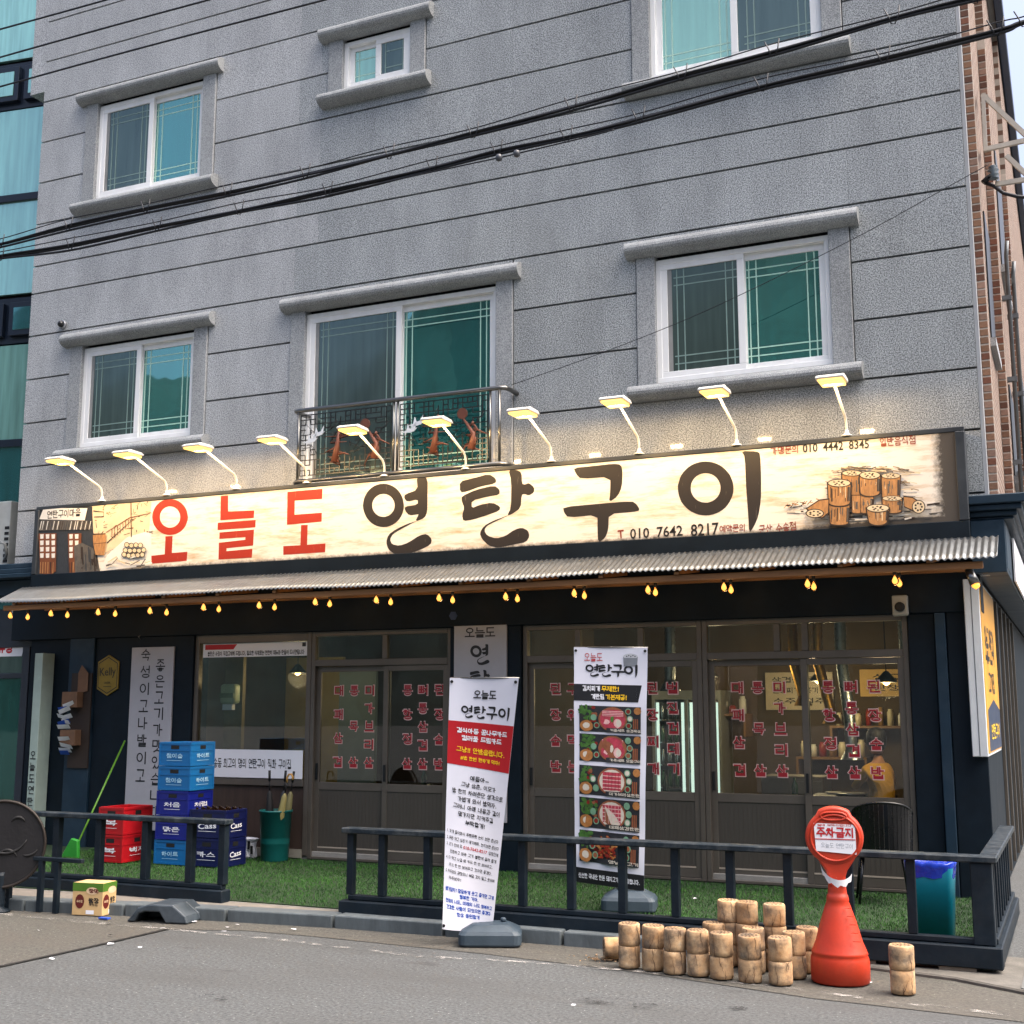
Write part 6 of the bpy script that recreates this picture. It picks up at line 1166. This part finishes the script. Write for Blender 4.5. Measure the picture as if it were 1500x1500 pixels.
# ------------------------------------------------------------------ drink crates
def crate(x,y,z,w_,d_,h_,mat,lab,words,ink=m_white,filled=False):
    t=thing('drink_crate',lab,'crate',(x,y,z),0,'drink crates stacked on the deck')
    mb=MB(); th=.012
    mb.box(-w_,0,0,d_,0,.015).box(-w_,0,0,th,.015,h_-.004).box(-w_,0,d_-th,d_,.015,h_-.004).box(-w_,-w_+th,th,d_-th,.015,h_-.004).box(-th,0,th,d_-th,.015,h_-.004); mb.build('shell',mat,t,bevel=.004)
    rb=MB()
    for z0,z1 in ((h_-.03,h_-.005),(.0,.022),(h_*.62,h_*.62+.008)): rb.box(-w_-.004,.004,-.004,-.0002,z0,z1).box(.0002,.004,.0005,d_,z0,z1)
    for x_ in (-w_-.004,-.02): rb.box(x_,x_+.022,-.0045,-.0008,.023,h_-.031)
    rb.box(.0008,.0045,d_-.022,d_,.023,h_-.031); rb.build('rim',mat,t)
    hs=MB(); hs.box(-w_/2-.055,-w_/2+.055,-.002,.004,h_*.7,h_*.85).box(-.004,.0025,d_/2-.045,d_/2+.045,h_*.7,h_*.85); hs.build('hand_hole',m_rub,t)
    pr_=MB(); f1=lambda u,v,d:(u,-.0045-d,v); f2_=lambda u,v,d:(.0045+d,u,v)
    for fn,c,wd,word in ((f1,-w_/2,w_,words[0]),(f2_,d_/2,d_,words[1])):
        if word: put_text(pr_,fn,word,c,h_*.42,w=wd*.52,h=h_*.2,bold=.02,d=.0008,rot=.08 if word=='Cass' else 0); pr_.quad(fn(c-wd*.25,h_*.22,.001),fn(c+wd*.25,h_*.22,.001),fn(c+wd*.25,h_*.235,.001),fn(c-wd*.25,h_*.235,.001))
    if pr_.v: struct(pr_.build('print',ink,t),'stuff')
    if filled:
        for i in range(5):
            for j in range(4): MB().lathe([(.03,.02),(.03,.2),(.014,.25),(.014,h_+.012),(.016,h_+.015),(.0,h_+.018)],(-.05-i*(w_-.1)/4,.05+j*(d_-.1)/3,0),8).build('bottle',M_BROWN,t)
    return t
M_BROWN=M('bottle_brown','#2c1c10',.15,var=.1)
m_lb=M('crate_light_blue','#12639e',.4,var=.1,scale=3); m_db=M('crate_dark_blue','#101c78',.4,var=.12,scale=3); m_nv=M('crate_navy','#0c1446',.4,var=.12); m_rd=M('crate_red','#a9121c',.42,var=.12)
c=atZ(279,1267,TZ+.02); zz=TZ+.012; names=[('lowest light-blue crate under the tall blue stack',m_lb,('하이트','하이트')),('second crate from the bottom of the tall blue stack, dark blue',m_db,('맑은','참이슬')),('middle dark-blue crate of the tall stack',m_db,('처음','처럼')),('fourth crate up in the tall stack, light blue',m_lb,('참이슬','하이트')),('topmost light-blue crate on the tall stack',m_lb,('참이슬','하이트'))]
for i,(lab,m_,wd) in enumerate(names): crate(c.x-.06+random.uniform(-.008,.008),c.y+random.uniform(-.006,.006),zz+i*.257,.42,.41,.255,m_,lab,wd,m_white if m_ is m_db else M('crate_print_pale','#a9d3e8',.5))
c=atZ(333,1268,TZ+.02)
for i,(lab,wd) in enumerate((('lower navy beer crate right of the tall blue stack',('카스','Cass')),('upper navy beer crate right of the tall blue stack',('Cass','Cass')))): crate(c.x+.03,c.y-.1,zz+i*.293,.46,.37,.29,m_nv,lab,wd,filled=(i==1))
c=atZ(178,1263,TZ+.02)
for i,(lab,wd) in enumerate((('lower red crate left of the tall blue stack',('복','백지')),('upper red crate left of the tall blue stack',('복','')))): crate(c.x,c.y,zz+i*.292,.34,.46,.29,m_rd,lab,wd)
# ------------------------------------------------------------------ small things by the doors
u_=atZ(443,1253,TZ); ub=thing('umbrella_bin','teal plastic bin used as umbrella stand by the left-hand doors','bin',(u_.x,-.22,TZ)); m_teb=M('teal_plastic','#0f5a57',.4,var=.12)
mb=MB(); mb.lathe([(.145,.0),(.15,.01),(.175,.52),(.185,.525),(.185,.545),(.172,.545),(.16,.2),(.14,.03)],(0,0,0),26); mb.build('bucket',m_teb,ub)
def umbrella(x,y,dx,dy,mat,lab,hook=False):
    t=thing('umbrella',lab,'umbrella',(ub.location.x+x,ub.location.y+y,TZ+.05),0,'umbrellas in the teal bin'); d=Vector((dx,dy,1)).normalized(); pts=[d*s for s in (.0,.1,.45,.66,.70)]
    MB().tube(pts,[.008,.022,.045,.03,.01],8).build('folded_canopy',mat,t); MB().tube([d*.70,d*.82],.008,6).build('shaft',m_rub,t)
    if hook: e=d*.82; MB().tube([e,e+Vector((0,0,.05)),e+Vector((.02,0,.085)),e+Vector((.055,0,.09)),e+Vector((.075,0,.06)),e+Vector((.075,0,.03))],.011,8).build('handle',M('cane_handle','#b58a4a',.5,var=.15),t)
    else: MB().tube([d*.8,d*.92],.014,8).build('handle',m_rub,t)
umbrella(-.08,.03,-.06,.02,m_rub,'black folded umbrella leaning left in the teal bin'); umbrella(.0,.06,.04,.06,M('umbrella_charcoal','#1d222b',.6,var=.2),'charcoal folded umbrella at the back of the teal bin'); umbrella(.02,-.05,.22,-.05,M('umbrella_khaki','#8a8150',.6,var=.2),'khaki folded umbrella with curved cane handle in the teal bin',True); umbrella(.07,.02,.12,.05,M('umbrella_olive','#6e6a45',.6,var=.2),'olive folded umbrella leaning right in the teal bin')
g_=atZ(406,1249,TZ); bgg=thing('plastic_bag','small white plastic bag with black marks on the turf by the skirting','bag',(g_.x,-.12,TZ)); mb=MB(); rg=random.Random(12)
mb.lathe([(.09,0),(.1,.02),(.085,.12),(.1,.17),(.13,.21),(.1,.22),(.05,.16)],(0,0,0),14,0,1,.6,False,wob=lambda i,j: rg.uniform(-.14,.14)); mb.build('bag',m_white,bgg); mb=MB()
for x,z in ((-.06,.14),(.05,.15),(.09,.1)): mb.box(x-.012,x+.016,-.075,-.066,z-.05,z+.04)
struct(mb.build('black_mark',m_rub,bgg),'stuff')
br=thing('broom','green broom leaning on the navy wall by the red crates','broom',(0,0,0)); a=atZ(108,1256,TZ+.02); e=atY(183,1085,-.03); m_grn=M('green_plastic','#2d8a2f',.45,var=.15)
ya=-.9; a=atY(112,1240,ya); MB().tube([a,e],.011,8).build('handle',M('green_stick','#5c8f2b',.45,var=.15),br)
d=(e-a).normalized(); MB().prism([(-.05,.0),(.05,.0),(.13,-.26),(-.14,-.24)],'y',-.025,.025).build('bristle_head',m_grn,br,bevel=.01)
for q in br.children:
    if q.name.startswith('bristle'): q.location=(a.x-.02,a.y,a.z+.08); q.rotation_euler=(0,R(12),0)
# black shell chair with its back to the street
ch_=thing('shell_chair','black slatted plastic chair behind the fence at the right-hand doors','chair',(-1.62,-.62,TZ),R(12))
m_chr=M('black_chair_plastic','#0c0e12',.28,var=.15)
n,mz=19,8; P={}
def bk(i,j,off=0):   # back shell wraps round
    a=R(-78)+R(156)*i/(n-1); t_=j/(mz-1); r_=.25+off; hgt=.42+.44*t_*(1-.22*abs(a)**2.2/1.9); return (r_*math.sin(a)*(1+.04*t_),-r_*math.cos(a)*(.95)-.06*t_,hgt)
for i in range(n-1):
    if i%1==0:
        mb=MB(); A=[bk(i+.05,j) for j in range(mz)]; B=[bk(i+.93,j) for j in range(mz)]; A2=[bk(i+.05,j,-.012) for j in range(mz)]; B2=[bk(i+.93,j,-.012) for j in range(mz)]
        for j in range(mz-1): mb.quad(A[j],B[j],B[j+1],A[j+1]); mb.quad(B2[j],A2[j],A2[j+1],B2[j+1]); mb.quad(A[j],A[j+1],A2[j+1],A2[j]); mb.quad(B[j+1],B[j],B2[j],B2[j+1])
        mb.build('back_slat',m_chr,ch_,fix=False)
MB().tube([bk(i,mz-1,-.006) for i in range(n)],.012,8).build('back_rim',m_chr,ch_); MB().tube([bk(i,0,-.006) for i in range(n)],.016,8).build('lower_rim',m_chr,ch_)
MB().prism([(-.24,-.05),(-.2,-.19),(0,-.235),(.2,-.19),(.24,-.05),(.23,.2),(.16,.26),(-.16,.26),(-.23,.2)],'z',.405,.44).build('seat',m_chr,ch_,bevel=.012,seg=2)
for x,y in ((-.17,-.12),(.17,-.12),(-.17,.17),(.17,.17)): MB().tube([(x,y,.41),(x*1.3,y*1.35,0)],[.015,.011],8).build('leg',m_chr,ch_)
# blue bin with liner
g_=atZ(1364,1378,TZ); bn_=thing('waste_bin','blue-green waste bin with dark blue bag liner inside the right fence corner','bin',(g_.x,g_.y+.2,TZ)); 
def tap(w0,w1,z0,z1,c,nn=5):
    out=[]
    for w_,z in ((w0,z0),(w1,z1)):
        for sx,sy,a0 in ((1,1,0),(-1,1,90),(-1,-1,180),(1,-1,270)):
            for k in range(nn): an=R(a0+k*90/(nn-1)); out.append((sx*(w_-c)+c*math.cos(an),sy*(w_*.9-c)+c*math.sin(an),z))
    k=4*nn; return out,[(j,(j+1)%k,k+(j+1)%k,k+j) for j in range(k)]+[tuple(range(k))[::-1]]
v_,f_=tap(.14,.165,0,.50,.04); MB().add(v_,f_,0,True).build('bucket',M('bin_blue_green','#1188a0',.35,var=.1),bn_)
rg=random.Random(21); mb=MB(); k=28; lv=[]
for (s_,z,wob_) in ((.168,.43,.004),(.170,.46,.006),(.174,.50,.008),(.178,.535,.008),(.165,.545,.006),(.14,.49,.004)):
    for j in range(k): a=6.283*j/k; q=1/max(abs(math.cos(a)),abs(math.sin(a)))**.75; lv.append((s_*q*math.cos(a)*(1+rg.uniform(-wob_,wob_)*6),s_*q*.9*math.sin(a)*(1+rg.uniform(-wob_,wob_)*6),z+rg.uniform(-.012,.012)))
mb.add(lv,[(i*k+j,i*k+(j+1)%k,(i+1)*k+(j+1)%k,(i+1)*k+j) for i in range(5) for j in range(k)],0,True); mb.build('bag_liner',M('bag_blue','#0f2f9c',.25,var=.2,scale=12,bump=.5,bscale=25),bn_,fix=False)
# ------------------------------------------------------------------ overhead cables (run along the street)
m_cab=M('cable_black','#080b14',.5,var=.1); CY=-4.0
def smooth_pts(px,Y,n=8):
    P=[atY(x,y,Y) for x,y in px]; out=[]
    for i in range(len(P)-1):
        p0=P[max(0,i-1)];p1=P[i];p2=P[i+1];p3=P[min(len(P)-1,i+2)]
        for k in range(n): t_=k/n; out.append(.5*((2*p1)+(p2-p0)*t_+(2*p0-5*p1+4*p2-p3)*t_*t_+(3*p1-p0-3*p2+p3)*t_**3))
    return out+[P[-1]]
def cable(px,r,lab,Y=CY,name='overhead_cable'): return tag(MB().tube(smooth_pts(px,Y),r,6,0).build(name,m_cab),lab,'cable','overhead street cables')
cable([(-60,60),(0,43),(80,21),(155,0),(260,-30)],.009,'topmost of the three thin cables crossing the upper left corner')
cable([(-60,102),(0,84),(150,42),(305,0),(420,-32)],.009,'middle of the three thin cables crossing the upper left corner')
cable([(-60,144),(0,127),(200,72),(475,0),(600,-33)],.009,'lowest of the three thin cables crossing the upper left corner')
A_=[(-60,371),(0,358),(100,333),(213,307),(333,283),(447,256),(570,227),(693,196),(837,157),(998,112),(1132,76),(1308,28),(1428,-2),(1540,-30)]
B_=[(-60,390),(0,377),(103,361),(230,333),(350,309),(480,282),(633,246),(728,222),(830,202),(936,174),(1116,127),(1294,86),(1460,45),(1500,32),(1600,5)]
rg=random.Random(5)
def bundle(base,lab):
    t=thing('cable_bundle',lab,'cable bundle',(0,0,0),0,'thick lashed cable bundles')
    for k,(o1,r) in enumerate(((0,.016),(2.5,.011),(-2.0,.009))):
        px=[(x,y+o1+(rg.uniform(-1.5,3.2) if k else 0)) for x,y in base]; MB().tube(smooth_pts(px,CY-.01*k),r,6).build('strand',m_cab,t)
    px=[(x,y-10+(2 if i%2 else -2)) for i,(x,y) in enumerate(base)]; MB().tube(smooth_pts(px,CY+.02),.005,5).build('messenger_wire',m_cab,t)
    for i,(x,y) in enumerate(base[1:-1]):
        c=atY(x,y,CY-.03); s_=.055; MB().tube([c+Vector((-.055,0,.085)),c+Vector((-.03,0,.03)),c+Vector((-.012,0,-.03)),c+Vector((.012,0,-.035)),c+Vector((.035,0,.02)),c+Vector((.045,0,.09))],.0045,5).build('cable_hanger',m_cab,t)
bundle(A_,'upper thick lashed cable bundle crossing the whole facade'); bundle(B_,'lower thick lashed cable bundle crossing the whole facade')
cable([(480,286),(600,259),(731,231),(757,225),(850,203),(900,190)],.006,'thin sagging strand with two small round joints under the lower bundle',CY-.04)
for x,y,w_ in ((731,231,'left'),(757,225,'right')):
    c=atY(x,y,CY-.045); tag(MB().lathe([(.004,-.03),(.022,-.02),(.028,0),(.022,.02),(.004,.03)],(c.x,c.y,c.z),10).build('cable_joint',[M('joint_grey','#4b4e55',.4,var=.1)]),'%s of the two round joints on the thin strand'%w_,'cable joint')
cable([(749,564),(900,510),(1050,448),(1250,350),(1395,270),(1448,241)],.004,'single thin drop wire from the balcony railing up to the right corner',-.35,'drop_wire')
# ------------------------------------------------------------------ glass building to the left
m_cg1=tinted('curtain_glass',(.20,.42,.38),(.6,.92,.86),.34,.05); m_cg2=tinted('curtain_glass_dark',(.012,.085,.095),(.35,.7,.7),.3,.05); m_cfr=M('dark_curtain_frame','#0e1b2c',.35,var=.15)
ang=R(-10); nb=thing('glass_building','teal glass curtain-wall building with dark window bands at the left edge','building',(-12.78,1.1,0),0); nb.rotation_euler=(0,0,R(9))
def nbb(name,x0,x1,y0,y1,z0,z1,mat,par=None): return MB().box(x0,x1,y0,y1,z0,z1).build(name,mat,par or nb,bevel=.004)
nbb('core',-6,.22,.2,8,0,14,m_joint)
zb=[(3.9,5.55,m_cg2),(5.55,7.05,m_cg1),(7.75,9.3,m_cg1),(9.3,10.75,m_cg1),(11.5,14,m_cg1)]
for z0,z1,m_ in zb:
    for x0,x1 in ((-5.9,-4.1),(-4.05,-2.25),(-2.2,-.62),(-.58,.2)): nbb('glass_panel',x0,x1,.1,.16,z0+.05,z1-.03,m_)
for z in (5.55,9.3): nbb('transom',-6,.2,.06,.19,z-.06,z+.05,m_cfr)
for z0,z1 in ((7.05,7.75),(10.75,11.5)):
    nbb('window_band',-6,.2,.12,.19,z0,z1,m_cfr)
    for x0,x1 in ((-2.1,-1.25),(-1.15,-.62),(-.55,.15)):
        s=nbb('tilt_window',x0,x1,.04,.118,z0+.1,z1-.1,m_cfr); nbb('pane',x0+.08,x1-.08,.03,.039,z0+.18,z1-.18,m_cg2 if z0<8 else m_cg1,s)
nbb('lower_wall',-6,.2,.05,.19,3.0,3.9,m_cg2)
# neighbour shopfront on the ground floor
ns_=thing('glass_shopfront','dark green-tinted glass shopfront at the far left edge','shopfront',(0,0,0)); x0,x1=-14.6,-12.2
MB().box(x0,x1,.1,.16,2.55,3.05).box(x1-.12,x1,.05,.2,.1,2.55).box(x0,x1-.12,.1,.16,.1,.3).box(x0,x1-.12,.1,.16,2.15,2.22).build('frame',M('shopfront_frame','#232a36',.4,var=.15),ns_,bevel=.005)
MB().box(x0,x1-.12,.125,.135,.3,2.15).build('glass_pane',tinted('dark_green_glass',(.008,.04,.036),(.25,.5,.45),.2,.03),ns_); MB().box(x0,x1-.12,.125,.135,2.22,2.55).build('glass_pane',m_dark,ns_)
a=atY(-10,934,.12); b_=atY(37,961,.12); pst=thing('red_white_poster','small white poster with red lettering in the far left shopfront','poster',(0,0,0)); MB().add([(a.x,.1195,b_.z),(b_.x-.06,.1195,b_.z),(b_.x,.1195,a.z),(a.x,.1195,a.z)],[(0,1,2,3)]).build('sheet',m_white,pst); mb=MB(); put_text(mb,planeY(.119),'유명',a.x+.22,(a.z+b_.z)/2,w=.26,h=.17,bold=.05); mb.build('print',m_red,pst)
# air-conditioner on the left ledge
a=atY(0,805,.35); ac=thing('air_conditioner','white outdoor air-conditioner unit on the ledge at the left edge','air conditioner',(a.x-.62,.3,3.62)); 
zt=atY(20,733,.3).z-3.62; MB().box(0,.82,0,.32,.03,zt).build('casing',M('ac_white','#b9bcb8',.45,var=.1,dirt='#77756c',dirt_amt=.3),ac,bevel=.012,seg=2)
for k in range(7): MB().box(.74,.815,-.006,-.001,.08+k*.075,.12+k*.075).build('louvre',m_rub,ac)
MB().tube([(.3+.22*math.cos(t*.3),-.004,zt*.5+.22*math.sin(t*.3)) for t in range(22)],.008,5).build('fan_ring',m_rub,ac); MB().tube([(.7,.05,.1),(.85,-.05,.18),(.84,-.08,.32),(.78,-.1,.34)],.02,8).build('hose',M('hose_grey','#8d918f',.6),ac); MB().box(.02,.12,.02,.3,0,.03).box(.7,.8,.02,.3,0,.03).build('foot',m_rub,ac)
# ------------------------------------------------------------------ steel cable bracket on the right side wall
bk_=thing('cable_bracket','pale steel angle bracket with insulator on the right side wall','bracket',(0,0,0)); m_ang=M('galvanised_angle','#b3aa9d',.5,metal=.4,var=.15)
Yb=.3
def P_(x,y,Y=Yb): return atY(x,y,Y)
for (p,q) in (((1439,139),(1510,205)),((1443,219),(1510,204)),((1440,139),(1444,222)),((1474,228),(1510,262)),((1458,270),(1510,262))): MB().bar(P_(*p),P_(*q),.035,.045).build('steel_angle',m_ang,bk_)
MB().bar(P_(1441,139),P_(1441,139,.9),.04,.04).build('steel_angle',m_ang,bk_); MB().bar(P_(1444,220),P_(1444,220,.9),.04,.04).build('steel_angle',m_ang,bk_)
ins=atY(1455,252,.25); MB().lathe([(.02,-.08),(.05,-.07),(.02,-.05),(.055,-.03),(.02,-.01),(.055,.015),(.02,.03),(.045,.05),(.015,.07)],ins,12).build('insulator',M('insulator_grey','#59656e',.3,var=.1),bk_)
MB().tube([P_(1444,268),P_(1455,272),P_(1470,283),P_(1490,288),P_(1515,290)],.018,6).build('lead_cable',m_cab,bk_); MB().tube([P_(1440,268),P_(1446,262),P_(1452,258)],.03,8).build('clamp',m_cab,bk_)
for k,(y0,y1) in enumerate(((300,420),(470,520),(590,640))):
    pass
dpipe=thing('conduit_pipes','grey conduit pipes and clips running down the brick side wall','pipe',(0,0,0))
for x,yy in ((-.40,1.9),(-.36,2.6)):
    MB().tube([(x,yy,3.7),(x,yy,6.6),(x+.02,yy-.05,6.75)],.022,8).build('pipe',m_galv,dpipe)
    for z in (4.3,5.2,6.1): MB().box(x-.09,x+.03,yy-.03,yy+.03,z,z+.05).build('clip',m_galv,dpipe)
# far houses and utility pole down the lane (right edge)
pole=thing('utility_pole','grey concrete utility pole down the side lane at the right edge','pole',(.05,14,0)); MB().tube([(0,0,0),(0,0,9.5)],[.17,.12],14).build('shaft',M('pole_concrete','#6f7276',.8,var=.12),pole); MB().bar((-.6,0,8.6),(.6,0,8.6),.08,.08).build('cross_arm',m_ang,pole)
fh=thing('far_house','pale two-storey house far down the side lane','house',(2.2,34,0)); MB().box(-3.2,4,0,8,0,6.2).build('wall',M('far_house_render','#a5a39c',.8,var=.12),fh); MB().box(-3.4,4.2,-.2,8.2,6.2,6.5).build('roof',M('far_roof','#4a4f55',.7),fh)
for z in (1.2,4.0):
    for x in (-2.6,-.4,1.8): MB().box(x,x+1.3,-.03,.02,z,z+1.3).build('window',m_teal,fh)
# ------------------------------------------------------------------ litter on the road
rg=random.Random(31)
for k,(x,y,s_) in enumerate([(56,1363,.03),(160,1353,.03),(161,1370,.025),(162,1383,.035),(205,1389,.03),(222,1358,.025),(238,1360,.03),(276,1350,.1),(328,1366,.03),(333,1359,.025),(348,1355,.025),(430,1362,.03),(76,1405,.025),(1270,1440,.05),(840,1473,.02),(1018,1317,.03)]):
    z=.0125 if y!=1317 else TZ+.03; p=atZ(x,y,z); a=rg.uniform(-.6,.6); w_,h_=s_*.7,s_*rg.uniform(.25,.5); mb=MB(); ca,sa=math.cos(a),math.sin(a)
    q=[(-w_,-h_),(w_*.9,-h_*.8),(w_,h_),(-w_*.8,h_*.9)]; mb.add([(p.x+u*ca-v*sa,p.y+(u*sa+v*ca),z+rg.uniform(0,.012)) for u,v in q],[(0,1,2),(0,2,3)])
    if s_>.09: lab='long white paper strip lying at the kerb by the grey base'
    elif y==1317: lab='tiny white scrap lying on the turf behind the briquettes'
    elif x==1270: lab='white scrap beside the base of the red parking stand'
    else: lab='tiny white paper scrap on the asphalt, %s from the left'%ORD[[56,76,160,161,162,205,222,238,328,333,348,430,840].index(x)]
    tag(mb.build('paper_scrap',m_white),lab,'litter','paper scraps on the road')
tag(MB().box(-.05,.05,-.02,.02,0,.012).build('cigarette_packet',m_blu),'small blue and white packet on the ground right of the carton','litter').location=atZ(153,1346,.013)
